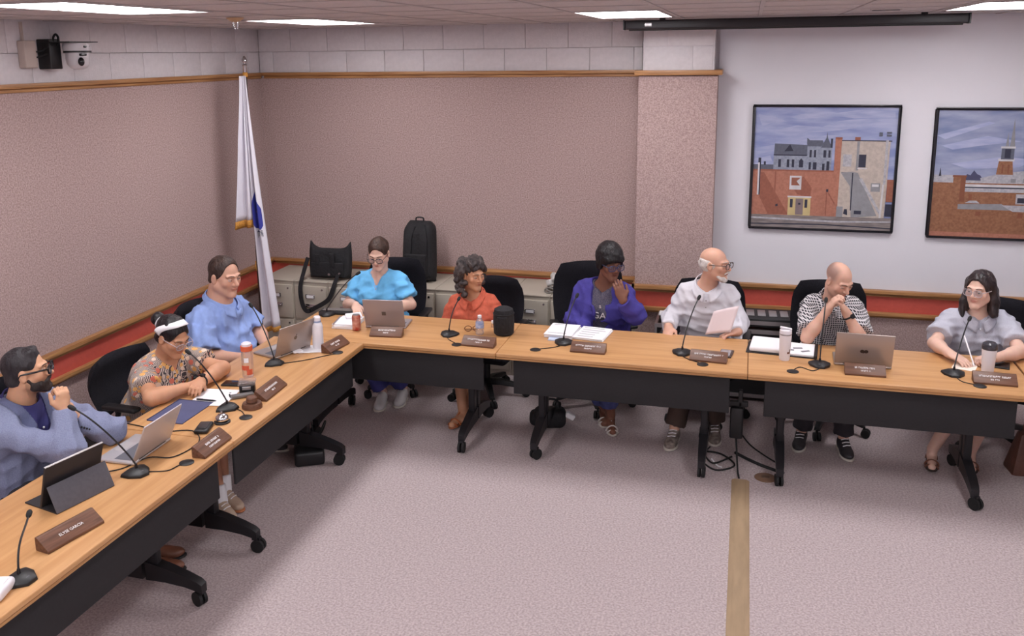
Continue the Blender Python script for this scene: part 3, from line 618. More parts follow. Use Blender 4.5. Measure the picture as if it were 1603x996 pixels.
# blue shield with gold figure and ribbon, lying on the folds
b = MB(); sw = lambda q: .30+.70*min(1, q/.4) if q < .85 else 1-.35*(q-.85)/.15
b.grid(lambda a, c: drape(.52+(a-.5)*.86*sw(c), .435+.155*c+.02*a, 1)+V(0, -.007, 0), 16, 14); e_ = b.build('shield_emblem', M_blue, t, sharp=180); tag(e_, 'blue shield emblem on the flag')
b = MB(); b.grid(lambda a, c: drape(.42+.12*a,   .50+.03*c, 1)+V(0, -.02, 0), 5, 3); b.grid(lambda a, c: drape(.36+.1*a+.1*c, .525+.05*c, 1)+V(0, -.02, 0), 4, 3); b.build('emblem_figure', M_gold, t, sharp=180)
b = MB(); b.grid(lambda a, c: drape(.3+.62*a, .605+.026*c-.012*math.sin(a*3.1), 1)+V(0, -.012, 0), 14, 2); b.build('emblem_ribbon', mat('flag_navy', (46, 48, 82), rough=.7, var=.9, vscale=70, col2=(206, 202, 206)), t, sharp=180)
b = MB(); b.grid(lambda a, c: drape(a, 1+.02*c, 1)+V(0, -.004, 0), 26, 2); b.grid(lambda a, c: drape(a, 1+.055*c, -1)+V(0, -.004, 0), 16, 2); b.grid(lambda a, c: drape(.0+.05*a, .72+.04*c, 1)+V(-.005, -.012, 0), 3, 3)
o = b.build('fringe', M_gold, t, sharp=180); o.modifiers.new('thickness', 'SOLIDIFY').thickness = .006
MB().lathe([(.016, 2.54), (.022, 2.55), (.022, 2.575), (.016, 2.58)]).build('cord_knot', M_gold, t)
# ------------------------------------------------------------------ floor things
t = thing('cable_cover', 'tan floor cable cover strip running toward the viewer', 'cable cover', (4.46, -2.05, 0), 0)
M_strip = mat('tan_cable_cover', (160, 136, 108), rough=.6, var=.1, vscale=30, stretch=(1, .2, 1))
MB().prism([(-.055, 0), (-.04, .009), (.04, .009), (.055, 0)], -5.4, 0, T=lambda v: V(v[0], v[2], v[1]+.0005)).build('strip', M_strip, t); 
for x in (-.03, .03): MB().bb(x-.002, x+.002, -5.4, -.0, .008, .011).build('ridge', M_strip, t)
t.rotation_euler = (0, 0, .004)
t = thing('floor_outlet', 'round brown floor outlet cover beside the table caster', 'floor outlet', (4.615, -1.97, 0)); MB().lathe([(0, .006), (.055, .006), (.066, .003), (.07, .0005), (0, .0005)]).build('plate', mat('brown_metal', (120, 92, 74), rough=.5), t); MB().rbox((0, 0, .007), (.05, .03, .004), .001).build('hatch', mat('brown_dark', (92, 70, 58), rough=.5), t)
t = thing('power_brick', 'black power unit hanging by the table leg above the floor cables', 'power unit', (4.42, -1.74, .0))
MB().rbox((0, 0, .27), (.085, .07, .22), .012).build('body', M_black, t)
MB().rbox((.02, 0, .43), (.03, .03, .14), .008).rbox((0, 0, .4), (.14, .03, .04), .008).build('hanger', M_black, t)
MB().tube(spline([(0, 0, .16), (.01, -.05, .08), (.02, -.2, .02), (.03, -.3, .012)]), .006).build('lead', M_rubber, t)
def cord(label, pts, r=.006, m=M_rubber):
    o = MB().tube(spline(pts), r, n=6).build('floor_cable', m); return tag(o, label, 'cable')
cord('black cable looped on the floor beside the middle table leg', [(4.25, -1.6, .007), (4.2, -1.8, .007), (4.3, -1.95, .007), (4.42, -1.85, .007), (4.33, -1.7, .008), (4.22, -1.72, .02), (4.28, -1.88, .02), (4.4, -1.72, .007)])
cord('upper black cable running along the floor to the right table leg', [(4.45, -1.3, .007), (4.52, -1.5, .007), (4.62, -1.66, .007), (4.72, -1.78, .007)], .005)
cord('thick black cable bundle on the floor behind the floor outlet', [(4.42, -1.66, .011), (4.5, -1.74, .011), (4.6, -1.82, .011), (4.73, -1.9, .011)], .01)
cord('white cable end on the floor under the middle table', [(4.27, -1.82, .022), (4.31, -1.88, .006), (4.34, -1.9, .006)], .005, M_paper)
t = thing('shoulder_bag', 'black bag lying under the middle table behind its left leg', 'bag', (3.09, -1.5, 0), .2)
MB().rbox((0, 0, .07), (.24, .16, .14), .05, n=5).rbox((-.08, .01, .06), (.14, .14, .1), .04, n=4).build('body', M_bagc, t); MB().rbox((.15, -.02, .09), (.07, .05, .04), .008, R=roty(.5)).build('white_tag', M_paper, t)
MB().tube(spline([(-.08, 0, .12), (-.04, 0, .2), (.05, 0, .2), (.08, 0, .12)]), .008).build('handle', M_bagc, t)
t = thing('power_strip', 'black cable box on the floor under the corner table leg', 'power box', (1.60, -2.42, 0), .5)
MB().rbox((0, 0, .05), (.2, .3, .1), .02).build('body', M_black, t); MB().tube(spline([(.05, .06, .08), (.12, .12, .2), (.1, .2, .1), (.05, .25, .02), (.0, .15, .02)]), .007).tube(spline([(.04, .02, .09), (.02, .04, .3), (.0, .1, .5)]), .005).build('lead', M_rubber, t)
t = thing('handbag', 'brown leather handbag on the floor at the right edge', 'handbag', (6.3, -1.46, 0), .1)
M_leather = mat('brown_leather', (98, 60, 48), rough=.5, var=.2, vscale=20, bump=.3)
MB().add([V(*p) for p in [(-.17, -.09, 0), (.17, -.09, 0), (.17, .09, 0), (-.17, .09, 0), (-.12, -.04, .27), (.12, -.04, .27), (.12, .04, .27), (-.12, .04, .27)]], [(0, 1, 2, 3), (4, 5, 6, 7), (0, 1, 5, 4), (1, 2, 6, 5), (2, 3, 7, 6), (3, 0, 4, 7)]).build('body', M_leather, t, bevel=.02)
for s in (-1, 1): MB().tube(spline([(-.08, s*.04, .24), (-.06, s*.05, .36), (0, s*.05, .41), (.06, s*.05, .36), (.08, s*.04, .24)]), .008).build('handle', M_leather, t)
MB().cyl((-.08, -.045, .25), (-.08, -.055, .25), .014).cyl((.08, -.045, .25), (.08, -.055, .25), .014).build('ring', M_chrome, t)
# ------------------------------------------------------------------ desk microphones
Z0 = TZ+.0006
def mic(label, bx, by, rz, head, cable=None, bend=.35):
    t = thing('desk_microphone', label, 'microphone', (bx, by, Z0), rz, 'gooseneck microphones')
    R = rotz(-rz); hd = R@(V(*head)-V(bx, by, Z0))
    # wedge base: flat heart shape, narrow end to the room
    prof = [(x*1.2, y*1.2) for x, y in ((-.058, .03), (-.03, .042), (.03, .042), (.058, .03), (.05, -.01), (.02, -.05), (-.02, -.05), (-.05, -.01))]
    vs = [V(x, y, 0) for x, y in prof]+[V(x*.95, y*.95, .014) for x, y in prof]+[V(x*.45, y*.5+.004, .03) for x, y in prof]
    n = 8; fs = [tuple(range(n-1, -1, -1)), tuple(range(2*n, 3*n))]+[(l*n+i, l*n+(i+1) % n, l*n+n+(i+1) % n, l*n+n+i) for l in (0, 1) for i in range(n)]
    MB().add(vs, fs).build('base', M_black, t, bevel=.003)
    MB().rbox((0, -.03, .021), (.02, .02, .008), .003).build('talk_button', mat('grey_button', (92, 92, 98), rough=.4), t)
    MB().cyl((0, .004, .026), (0, .004, .05), .008, .006, n=12).build('socket', M_blackm, t)
    d = nrm(hd-V(0, .004, .05)); p3 = hd-d*.02
    up_ = V(0, 0, 1)
    path = bez((0, .004, .045), V(0, .004, .045)+(up_*bend+d*(1-bend))*.12, p3-(d*.6+V(d[0], d[1], 0)*.6)*.10, p3, 18)
    MB().tube(path, .0042, n=8).build('gooseneck', M_blackm, t)
    dd = nrm(path[-1]-path[-2])
    MB().tube([p3-dd*.004, p3+dd*.002, p3+dd*.012, p3+dd*.03, p3+dd*.038, p3+dd*.041], [.005, .009, .0115, .0115, .008, .002], n=12).build('microphone_head', M_rubber, t)
    if cable:
        c_ = [R@(V(*q)-V(bx, by, Z0)) for q in cable]
        MB().tube(spline(c_), .0028, n=6).build('cable', M_rubber, t)
zc = Z0+.003
mic('gooseneck microphone at the bottom left corner beside the nearest name plate', 1.80, -5.10, lt, (1.66, -4.884, .90), None, .8)
mic('gooseneck microphone before the man in the grey-blue blazer', 1.656, -4.218, lt-.3, (1.35, -4.25, 1.075), [(1.70, -4.19, zc), (1.78, -4.16, zc), (1.80, -4.1, zc), (1.818, -4.06, zc)], .35)
mic('gooseneck microphone before the woman with the white headband', 1.635, -3.395, lt, (1.38, -3.357, 1.059), [(1.68, -3.39, zc), (1.74, -3.42, zc), (1.80, -3.484, zc)], .3)
mic('gooseneck microphone before the man in the blue polo shirt', 1.517, -2.656, lt, (1.30, -2.537, 1.103), [(1.56, -2.65, zc), (1.68, -2.55, zc), (1.77, -2.44, zc), (1.845, -2.36, zc)], .4)
mic('gooseneck microphone leaning toward the woman in light blue scrubs', 1.35, -1.56, .3, (1.56, -1.42, 1.064), None, .2)
mic('gooseneck microphone before the woman in the orange shirt', 2.428, -1.818, 0, (2.434, -1.6, .964), [(2.43, -1.87, zc), (2.47, -1.93, zc), (2.548, -2.0, zc)], .5)
mic('gooseneck microphone standing against the open papers before the purple jacket', 3.254, -1.81, 0, (3.306, -1.6, 1.042), [(3.25, -1.86, zc), (3.2, -1.92, zc), (3.1, -1.98, zc)], .4)
mic('gooseneck microphone before the bearded man holding a sheet of paper', 4.056, -1.836, 0, (4.14, -1.6, 1.08), [(4.06, -1.89, zc), (4.1, -1.94, zc), (4.197, -2.01, zc)], .5)
mic('gooseneck microphone before the bald man in the checked shirt', 4.91, -1.869, 0, (4.945, -1.62, 1.119), [(4.91, -1.92, zc), (4.86, -1.98, zc), (4.79, -1.93, zc), (4.745, -2.0, zc)], .5)
mic('gooseneck microphone before the long-haired woman at the right edge', 5.685, -1.844, 0, (5.798, -1.6, 1.047), [(5.69, -1.89, zc), (5.71, -1.97, zc), (5.79, -2.01, zc)], .4)
# ------------------------------------------------------------------ name plates
def textmesh(s, size):
    cu = bpy.data.curves.new('lettering', 'FONT'); cu.body = s; cu.size = size; cu.align_x = 'CENTER'; cu.align_y = 'CENTER'; cu.extrude = .0006; cu.resolution_u = 2
    o = bpy.data.objects.new('lettering', cu); C.objects.link(o); bpy.context.view_layer.update()
    me = bpy.data.meshes.new_from_object(o.evaluated_get(bpy.context.evaluated_depsgraph_get())); bpy.data.objects.remove(o); return me
def plate(label, x, y, rz, l1, l2=0, L=.235, text=None, off=0.0):
    t = thing('name_plate', label, 'name plate', (x, y, Z0), rz, 'wooden desk name plates')
    h, d = .058, .075
    MB().add([V(sx, yy, zz) for sx in (-L/2, L/2) for yy, zz in ((-d/2, 0), (-d/2, .012), (d/2-.012, h), (d/2, h), (d/2, 0))],
             [(0, 1, 2, 3, 4), (9, 8, 7, 6, 5)]+[(i, (i+1) % 5, 5+(i+1) % 5, 5+i) for i in range(5)]).build('block', M_walnut, t, bevel=.003)
    a = math.atan2(h-.012, d-.012); R = rotx(a); base = V(0, -d/2, .012); ln = math.hypot(h-.012, d-.012)
    def pos(u, v): return base+R@V(u, v*ln, .0012)
    if text:
        me = textmesh(text, .018); me.materials.append(M_text); o = bpy.data.objects.new('lettering', me); link(o, t); o.location = pos(0, .5); o.rotation_euler = (a, 0, 0)
        return
    rr = random.Random(int(x*1000))
    def line(v, length, hh, name):
        b = MB(); u = -length/2+off
        while u < length/2+off-.004:
            wd = rr.choice((.005, .006, .007))
            if rr.random() < .12: u += .006
            # stroke clusters standing for small illegible engraved capitals
            b.box(pos(u+.001, v), (.0016, hh, .001), R)
            q = rr.random()
            if q < .8: b.box(pos(u+wd/2, v+(.35 if q < .4 else -.35)*hh/ln), (wd-.001, hh*.28, .001), R)
            if q > .3: b.box(pos(u+wd-.001, v), (.0016, hh*rr.choice((.6, 1)), .001), R)
            u += wd+.0022
        b.build(name, M_text, t)
    line(.62, l1, .0125, 'lettering'); 
    if l2: line(.34, l2, .0105, 'lettering')
plate('large wooden name plate nearest the viewer with a single line of white lettering', 1.757, -4.78, lt-.18, .1, 0, L=.275, text='ELYSE GARCIA')
plate('wooden name plate beside the black wallet and bell', 1.845, -3.875, lt+.02, .11, .095, L=.25)
plate('wooden name plate beside the round gavel block', 1.755, -3.12, lt+.05, .15, .04, L=.27)
plate('wooden name plate beside the white bottle on the napkin', 1.765, -2.27, lt-.12, .11, .05, L=.24)
plate('wooden name plate before the grey laptop of the scrubs woman', 2.0, -1.935, .12, .13, .04, L=.235)
plate('wooden name plate before the small water bottle and black pouch', 2.70, -1.99, -.04, .16, .04)
plate('wooden name plate before the open stack of papers', 3.449, -1.945, -.03, .17, .05)
plate('wooden name plate beside the dark phone', 4.229, -1.935, -.08, .19, .05)
plate('wooden name plate before the grey laptop of the bald man', 5.165, -1.965, .0, .12, .05)
plate('wooden name plate before the tall white cup at the right edge', 5.885, -1.945, -.04, .17, .05)
# ------------------------------------------------------------------ laptops
def laptop(label, x, y, rz, w_, d_, ang, m=M_laptop, logo=None, scr_h=None, keys=True):
    """hinge at local y=-d/2 toward the room, user on +y; lid leans by ang past vertical"""
    t = thing('laptop', label, 'laptop', (x, y, Z0), rz, 'laptops')
    MB().rbox((0, 0, .008), (w_, d_, .014), .005).build('base', m, t)
    if keys:
        MB().bb(-w_*.43, w_*.43, -d_*.36, d_*.08, .0148, .0158).build('keyboard', M_keys, t)
        MB().bb(-w_*.16, w_*.16, d_*.16, d_*.42, .0148, .0153).build('trackpad', mat('trackpad_grey', (176, 170, 172), rough=.4), t)
    h = scr_h or d_; R = rotx(ang); c = V(0, -d_/2+.006, .014)
    lid = MB().rbox(c+R@V(0, 0, h/2), (w_, .007, h), .003, R=R).build('lid', m, t)
    MB().box(c+R@V(0, .0042, h/2), (w_-.02, .001, h-.024), R).build('screen', M_screen, lid)
    MB().cyl(c+V(-w_*.35, 0, 0), c+V(w_*.35, 0, 0), .006, n=10).build('hinge', M_blackm, t)
    if logo == 'square': MB().box(c+R@V(0, -.0042, h*.5), (.03, .001, .03), R).build('logo', mat('logo_grey', (126, 116, 112), rough=.25, metal=.5), lid)
    if logo == 'round':
        b = MB()
        for i in range(2): b.cyl(c+R@V(-.011+.022*i, -.004, h*.45), c+R@V(-.011+.022*i, -.0046, h*.45), .013, n=16)
        b.cyl(c+R@V(0, -.004, h*.43), c+R@V(0, -.0047, h*.43), .013, n=3).build('logo', mat('logo_dark', (58, 44, 40), rough=.3), lid)
    if logo == 'apple': MB().cyl(c+R@V(0, -.004, h*.5), c+R@V(0, -.0046, h*.5), .014, n=14).box(c+R@V(.004, -.0042, h*.5+.02), (.006, .001, .012), R@roty(.5)).build('logo', mat('logo_silver', (120, 98, 78), rough=.2, metal=.6), lid)
    return t
laptop('silver laptop open before the woman in scrubs', 1.912, -1.67, .12, .30, .21, .28, logo='square', scr_h=.225)
laptop('silver laptop open before the bald man in the checked shirt', 5.17, -1.72, -.03, .335, .225, .32, mat('laptop_lid_warm', (170, 158, 152), rough=.34, metal=.5), logo='round', scr_h=.235)
laptop('silver laptop open before the man in the blue polo shirt', 1.43, -2.40, lt-.33, .315, .22, .30, mat('laptop_lid_warm', (170, 158, 152)), logo='apple', scr_h=.215)
laptop('silver laptop seen edge-on before the man in the blazer', 1.475, -4.00, lt+.02, .31, .215, .42, mat('laptop_silver', (198, 194, 198), rough=.32, metal=.45), scr_h=.215)
# ------------------------------------------------------------------ tablet in folio case
t = thing('tablet_case', 'dark grey tablet in a folding stand case nearest the viewer', 'tablet', (1.50, -4.475, Z0), lt-.22)
M_folio = mat('folio_grey', (84, 82, 90), rough=.75, var=.08, vscale=60); M_folio2 = mat('folio_dark', (40, 37, 40), rough=.6)
MB().bb(-.15, .15, -.1, .12, 0, .006).build('base_flap', M_folio2, t)
R1 = rotx(-.42); R2 = rotx(.30)
MB().rbox(V(0, -.1, .004)+R1@V(0, 0, .06), (.30, .006, .125), .002, R=R1).build('kick_flap', M_folio, t)
MB().rbox(V(0, .012, .006)+R2@V(0, 0, .105), (.30, .012, .21), .004, R=R2).build('tablet_back', M_folio2, t)
MB().box(V(0, .0195, .006)+R2@V(0, 0, .105), (.28, .001, .19), R2).build('screen', M_screen, t)
MB().box(V(0, .012, .006)+R2@V(0, 0, .212), (.298, .01, .002), R2).build('edge_trim', M_alu, t)
# ------------------------------------------------------------------ bottles, cans, cups
def lathe_thing(name, label, cat, x, y, parts, rz=0, z=Z0):
    t = thing(name, label, cat, (x, y, z), rz)
    for pn, prof, m in parts: MB().lathe(prof, n=24).build(pn, m, t)
    return t
M_clear = mat('clear_plastic', (236, 214, 206), rough=.12, trans=.75, alpha=.55)
M_frost = mat('frosted_white', (226, 222, 228), rough=.45)
M_orange = mat('orange_cap', (216, 100, 64), rough=.45)
t = lathe_thing('sports_bottle', 'clear bottle with an orange and white cap beside the polo man', 'bottle', 1.47, -2.90,
    [('body', [(0, 0), (.034, 0), (.036, .01), (.036, .15), (.032, .17), (0, .17)], M_clear), ('band', [(.0365, .17), (.0365, .2), (0, .2)], M_orange), ('cap', [(.03, .2), (.03, .215), (.02, .222), (0, .222)], M_frost)])
MB().grid(lambda u, v: V(.0368*math.cos(-2.2+1.4*u), .0368*math.sin(-2.2+1.4*u), .05+.03*v), 6, 2).grid(lambda u, v: V(.0368*math.cos(-1.2+1.0*u), .0368*math.sin(-1.2+1.0*u), .02+.035*v), 6, 2).build('sticker', mat('orange_sticker', (206, 92, 66), rough=.5), t)
MB().grid(lambda u, v: V(.0368*math.cos(-1.6+.8*u), .0368*math.sin(-1.6+.8*u), .1+.03*v), 6, 2).build('white_sticker', M_paper, t)
t = lathe_thing('water_bottle', 'frosted white bottle standing on a white napkin', 'bottle', 1.645, -2.29, [('body', [(0, 0), (.036, 0), (.037, .01), (.037, .15), (.03, .175), (.024, .18), (0, .18)], M_frost), ('collar', [(.026, .18), (.026, .192), (0, .192)], mat('blue_grey_collar', (142, 158, 190), rough=.5)), ('cap', [(.025, .192), (.025, .214), (.018, .222), (0, .222)], M_frost)], z=Z0+.0026)
t = thing('napkin', 'crumpled white napkin under the frosted bottle', 'napkin', (1.635, -2.32, Z0), .4)
MB().grid(lambda u, v: V(-.11+.22*u, -.08+.16*v, .0004+.0016*abs(math.sin(9*u+4*v))), 14, 10).build('sheet', M_paper, t).modifiers.new('thickness', 'SOLIDIFY').thickness = -.0004
MB().rbox((-.115, -.05, .009), (.07, .06, .016), .007, R=rotz(.5)).build('fold', M_paper, t)
lathe_thing('soda_can', 'red soda can beside the papers near the scrubs laptop', 'can', 1.735, -1.86, [('body', [(0, 0), (.024, 0), (.031, .008), (.031, .105), (.026, .116), (0, .116)], mat('red_can', (176, 62, 46), rough=.3, metal=.3, col2=(214, 160, 138), vscale=22)), ('lid', [(.0262, .116), (.0262, .119), (.022, .117), (0, .117)], M_alu)])
t = lathe_thing('water_bottle', 'small clear water bottle with blue label before the orange shirt', 'bottle', 2.635, -1.745, [('body', [(0, 0), (.026, 0), (.03, .01), (.03, .045), (.027, .05), (.03, .06), (.03, .09), (.014, .12), (.012, .125), (0, .125)], mat('clear_bottle', (222, 224, 234), rough=.08, trans=.8, alpha=.6)), ('label', [(.0303, .05), (.0303, .086), (.02, .086)], mat('blue_label', (132, 150, 196), rough=.4, col2=(200, 206, 226), vscale=40)), ('cap', [(.014, .125), (.014, .14), (0, .14)], M_paper)])
t = thing('reading_glasses', 'folded brown reading glasses lying beside the small water bottle', 'glasses', (2.565, -1.70, Z0), .3)
M_tort = mat('tortoise', (112, 66, 40), rough=.3)
for s in (-1, 1): MB().tube([(s*.03+.024*math.cos(a), 0.006, .022+.02*math.sin(a)) for a in np.linspace(0, 6.28, 20)[:-1]], .0028, n=6, closed=True).build('rim', M_tort, t)
MB().tube(spline([(-.055, 0.004, .03), (-.05, .04, .008), (.04, .045, .004)]), .0025).tube(spline([(.055, 0.004, .03), (.05, .03, .012), (-.04, .035, .008)]), .0025).tube([(-.007, .006, .026), (.007, .006, .026)], .0025).build('temple', M_tort, t)
t = thing('black_pouch', 'upright black fabric pouch beside the orange shirt woman', 'pouch', (2.80, -1.70, Z0), .1)
MB().lathe([(0, 0), (.06, 0), (.072, .012), (.075, .08), (.074, .15), (.066, .185), (.04, .2), (0, .202)], n=28).build('body', M_bagc, t)
MB().rbox((.0, -.071, .09), (.07, .016, .11), .006).build('pocket', M_bagc, t); MB().lathe([(.0755, .15), (.0775, .154), (.0755, .158)], n=28).build('zip', M_blackm, t)
t = thing('pill_bottle', 'small white bottle half hidden behind the black pouch', 'bottle', (2.68, -1.56, Z0)); MB().lathe([(0, 0), (.014, 0), (.014, .026), (.01, .03), (0, .03)], n=16).build('body', M_clear, t); MB().lathe([(.011, .03), (.012, .031), (.012, .048), (0, .048)], n=16).build('cap', M_paper, t)
lathe_thing('tumbler', 'tall white tumbler with a flip lid before the bald man', 'tumbler', 4.70, -1.80, [('body', [(0, 0), (.03, 0), (.033, .008), (.037, .15), (.038, .17), (0, .17)], M_frost), ('ring', [(.0385, .17), (.0385, .178), (0, .178)], M_alu), ('lid', [(.038, .178), (.037, .2), (.026, .206), (0, .207)], M_frost)])
t = bpy.data.objects['tumbler']; MB().rbox((-.0, -.005, .213), (.075, .022, .012), .005, R=roty(.15)).build('handle', M_frost, t); MB().grid(lambda u, v: V(.0358*math.cos(-1.2+.6*u), .0358*math.sin(-1.2+.6*u), .05+.012*v), 5, 1).grid(lambda u, v: V(.0362*math.cos(-.8+.2*u), .0362*math.sin(-.8+.2*u), .062+.016*v), 2, 1).build('mark', mat('brown_mark', (112, 74, 66), rough=.5), t)
lathe_thing('travel_cup', 'tall white cup with a clear dark-topped lid before the long-haired woman', 'cup', 5.89, -1.75, [('body', [(0, 0), (.032, 0), (.034, .006), (.042, .15), (0, .15)], M_frost), ('lid', [(.043, .15), (.044, .165), (.041, .185), (.03, .194), (0, .195)], mat('smoky_lid', (70, 68, 76), rough=.15, alpha=.85))])
t = thing('white_box', 'white rounded box at the bottom left edge beside the microphone', 'box', (1.775, -5.2, Z0), .3); MB().rbox((0, 0, .022), (.11, .12, .044), .016, n=5).build('body', M_frost, t); MB().rbox((0, 0, .045), (.08, .09, .004), .0015).build('lid_line', M_paper, t)
# ------------------------------------------------------------------ papers and books
def sheet(b, pts, z, th=.0008): n = len(pts); b.add([V(x, y, z) for x, y in pts]+[V(x, y, z+th) for x, y in pts], [tuple(range(n-1, -1, -1)), tuple(range(n, 2*n))]+[(i, (i+1) % n, n+(i+1) % n, n+i) for i in range(n)])
def paper_stack(name, label, cat, x, y, rz, w_, d_, n, th=.002, m=M_paper, lines=0, twist=.03, curl=.0):
    t = thing(name, label, cat, (x, y, Z0), rz); rr = random.Random(label)
    for i in range(n):
        o = MB().box((0, 0, 0), (w_, d_, th*.9)).build('sheet', m, t); o.location = (rr.uniform(-.006, .006), rr.uniform(-.006, .006), th*(i+.5)); o.rotation_euler = (0, 0, rr.uniform(-twist, twist))
    z = th*n+.0004
    for k_ in range(lines):
        wl = w_*rr.uniform(.4, .8); MB().box((-(w_*.82-wl)/2, d_*(.36-.72*k_/max(1, lines-1)), z+.001), (wl, .005, .0004)).build('text_line', M_ink, t)
    return t
paper_stack('paper_stack', 'left stack of the open white papers before the purple jacket', 'papers', 3.20, -1.58, -.04, .20, .27, 8, .0035, lines=2)
t = paper_stack('paper_stack', 'right stack of the open white papers with printed lines', 'papers', 3.42, -1.58, -.1, .21, .27, 6, .003, lines=5)
paper_stack('paper_stack', 'small blue and white booklet under the left paper stack', 'papers', 3.19, -1.74, 0, .10, .06, 2, .004, m=mat('pale_blue_card', (196, 208, 232), rough=.7))
t = paper_stack('notebook', 'white spiral notebooks stacked at the corner beside the soda can', 'notebook', 1.62, -1.75, .18, .17, .22, 3, .011, twist=.12); MB().cyl((-.085, -.1, .034), (-.085, .1, .034), .006, n=8).build('spiral', M_alu, t)
MB().rbox((.02, .08, .045), (.12, .08, .02), .008, R=rotz(.4)@rotx(.12)).build('crumpled_sheet', M_paper, t)
t = thing('black_folder', 'flat black folder on the rear edge of the corner table', 'folder', (1.42, -1.49, Z0), .1); MB().rbox((0, 0, .012), (.3, .1, .022), .008).build('cover', M_bagc, t); MB().rbox((0, .01, .026), (.26, .06, .005), .002).build('flap', mat('grey_flap', (110, 104, 102), rough=.7), t)
t = thing('ring_binder', 'open dark binder full of white papers before the bald man', 'binder', (4.69, -1.60, Z0), -.09)
MB().bb(-.22, .22, -.13, .13, 0, .004).build('cover', M_folio2, t)
MB().rbox((-.1, .01, .022), (.2, .25, .034), .012).build('page_block', M_paper, t); MB().rbox((.1, 0, .013), (.21, .24, .016), .004).build('page_block', M_paper, t)
for i in range(3): MB().rbox((.05+.05*i, -.05+.05*(i % 2), .0225), (.06, .02, .002), .0008, R=rotz(.3*i)).build('printed_mark', M_ink, t)
MB().bb(-.006, .006, -.1, .1, .004, .03).build('ring_bar', M_alu, t)
MB().rbox((.215, -.02, .016), (.02, .26, .026), .006).build('spine', M_black, t)
t = thing('paper_sheet', 'single cream sheet under the right hand of the long-haired woman', 'paper', (5.785, -1.66, Z0), -.35); MB().box((0, 0, .0012), (.13, .17, .0012)).build('sheet', mat('cream_paper', (240, 226, 214), rough=.8), t)
MB().box((.0, .06, .0021), (.06, .004, .0004)).build('text_line', M_ink, t)
t = thing('tablet', 'dark flat tablet beside the tall white cup at the right edge', 'tablet', (5.95, -1.59, Z0), -.25); MB().rbox((0, 0, .005), (.2, .13, .009), .003).build('body', M_black, t); MB().rbox((0, 0, .0098), (.18, .11, .001), .0003).build('screen', M_screen, t)
t = thing('phone', 'dark phone lying right of the bearded man\'s name plate', 'phone', (4.335, -1.78, Z0), -.12); MB().rbox((0, 0, .005), (.085, .15, .009), .004).build('body', mat('phone_brown', (70, 54, 50), rough=.5), t); MB().rbox((-.004, .004, .0098), (.066, .12, .001), .0004).build('screen', mat('grey_screen', (150, 144, 148), rough=.2), t)
t = thing('document_folder', 'dark blue folder lying before the woman with the headband', 'folder', (1.40, -3.50, Z0), .02)
MB().bb(-.11, .11, -.155, .155, 0, .005).build('cover', mat('navy_folder', (78, 82, 118), rough=.6, var=.08), t); MB().bb(-.112, -.106, -.155, .155, .005, .007).bb(-.105, .1, .15, .153, .005, .007).build('edge_binding', mat('navy_dark', (48, 50, 78), rough=.6), t)
t = thing('paper_sheet', 'white printed sheets before the woman with the headband', 'paper', (1.46, -3.265, Z0), .12)
for i in range(3): MB().box((.004*i, -.003*i, .001+.0014*i), (.215, .25, .0012), rotz(.02*i)).build('sheet', M_paper, t)
MB().box((.07, .07, .0049), (.012, .012, .0004)).build('printed_mark', M_ink, t)
t = thing('pen', 'black pen lying on the edge of the white sheets', 'pen', (1.455, -3.335, Z0+.006), .05); MB().cyl((-.06, 0, .005), (.045, 0, .005), .005, n=10).build('barrel', M_black, t); MB().cyl((.045, 0, .005), (.065, 0, .005), .0048, .001, n=10).build('tip', M_blackm, t); MB().rbox((-.04, 0, .011), (.04, .003, .002), .0008).build('clip', M_alu, t)
t = thing('phone', 'black phone lying behind the white sheets near the gavel', 'phone', (1.465, -3.045, Z0), .15); MB().rbox((0, 0, .006), (.15, .08, .011), .004).build('body', M_black, t); MB().rbox((0, 0, .0118), (.135, .068, .001), .0004).build('screen', M_screen, t)
t = thing('desk_clutter', 'small black and clear stapler holder behind the gavel block', 'holder', (1.615, -3.15, Z0), .4)
MB().rbox((0, 0, .03), (.09, .06, .06), .01).build('body', M_black, t); MB().rbox((0, 0, .068), (.1, .07, .022), .008, R=rotx(.15)).build('clear_top', M_clear, t)
MB().rbox((-.0, -.034, .04), (.05, .006, .02), .002).build('label', M_alu, t); MB().tube(spline([(-.03, -.05, .006), (-.08, -.08, .006), (-.1, -.03, .006)]), .005).build('strap', M_rubber, t); MB().rbox((-.02, -.07, .012), (.13, .04, .02), .006, R=rotz(.3)).build('lower_clip', mat('grey_clip', (110, 106, 106), rough=.4), t)
lathe_thing('gavel_block', 'round dark wooden gavel block beside a name plate', 'gavel block', 1.76, -3.345, [('block', [(0, 0), (.056, 0), (.058, .012), (.052, .03), (.0, .03)], M_walnut), ('head', [(0, .031), (.028, .031), (.032, .036), (.03, .06), (.024, .066), (0, .066)], M_walnut)])
lathe_thing('call_bell', 'silver call bell on a black base', 'bell', 1.712, -3.575, [('base', [(0, 0), (.044, 0), (.044, .008), (.03, .014), (0, .014)], M_black), ('dome', [(.036, .018), (.037, .022), (.033, .036), (.02, .047), (0, .05)], M_chrome), ('plunger', [(.005, .05), (.005, .058), (.007, .06), (.006, .064), (0, .065)], M_chrome)])
t = thing('wallet', 'black rounded device lying before the bell', 'device', (1.67, -3.685, Z0), .3); MB().rbox((0, 0, .012), (.075, .13, .022), .01).build('body', M_black, t); MB().rbox((0, .01, .024), (.05, .08, .003), .001).build('panel', mat('panel_dark', (58, 52, 54), rough=.4), t)
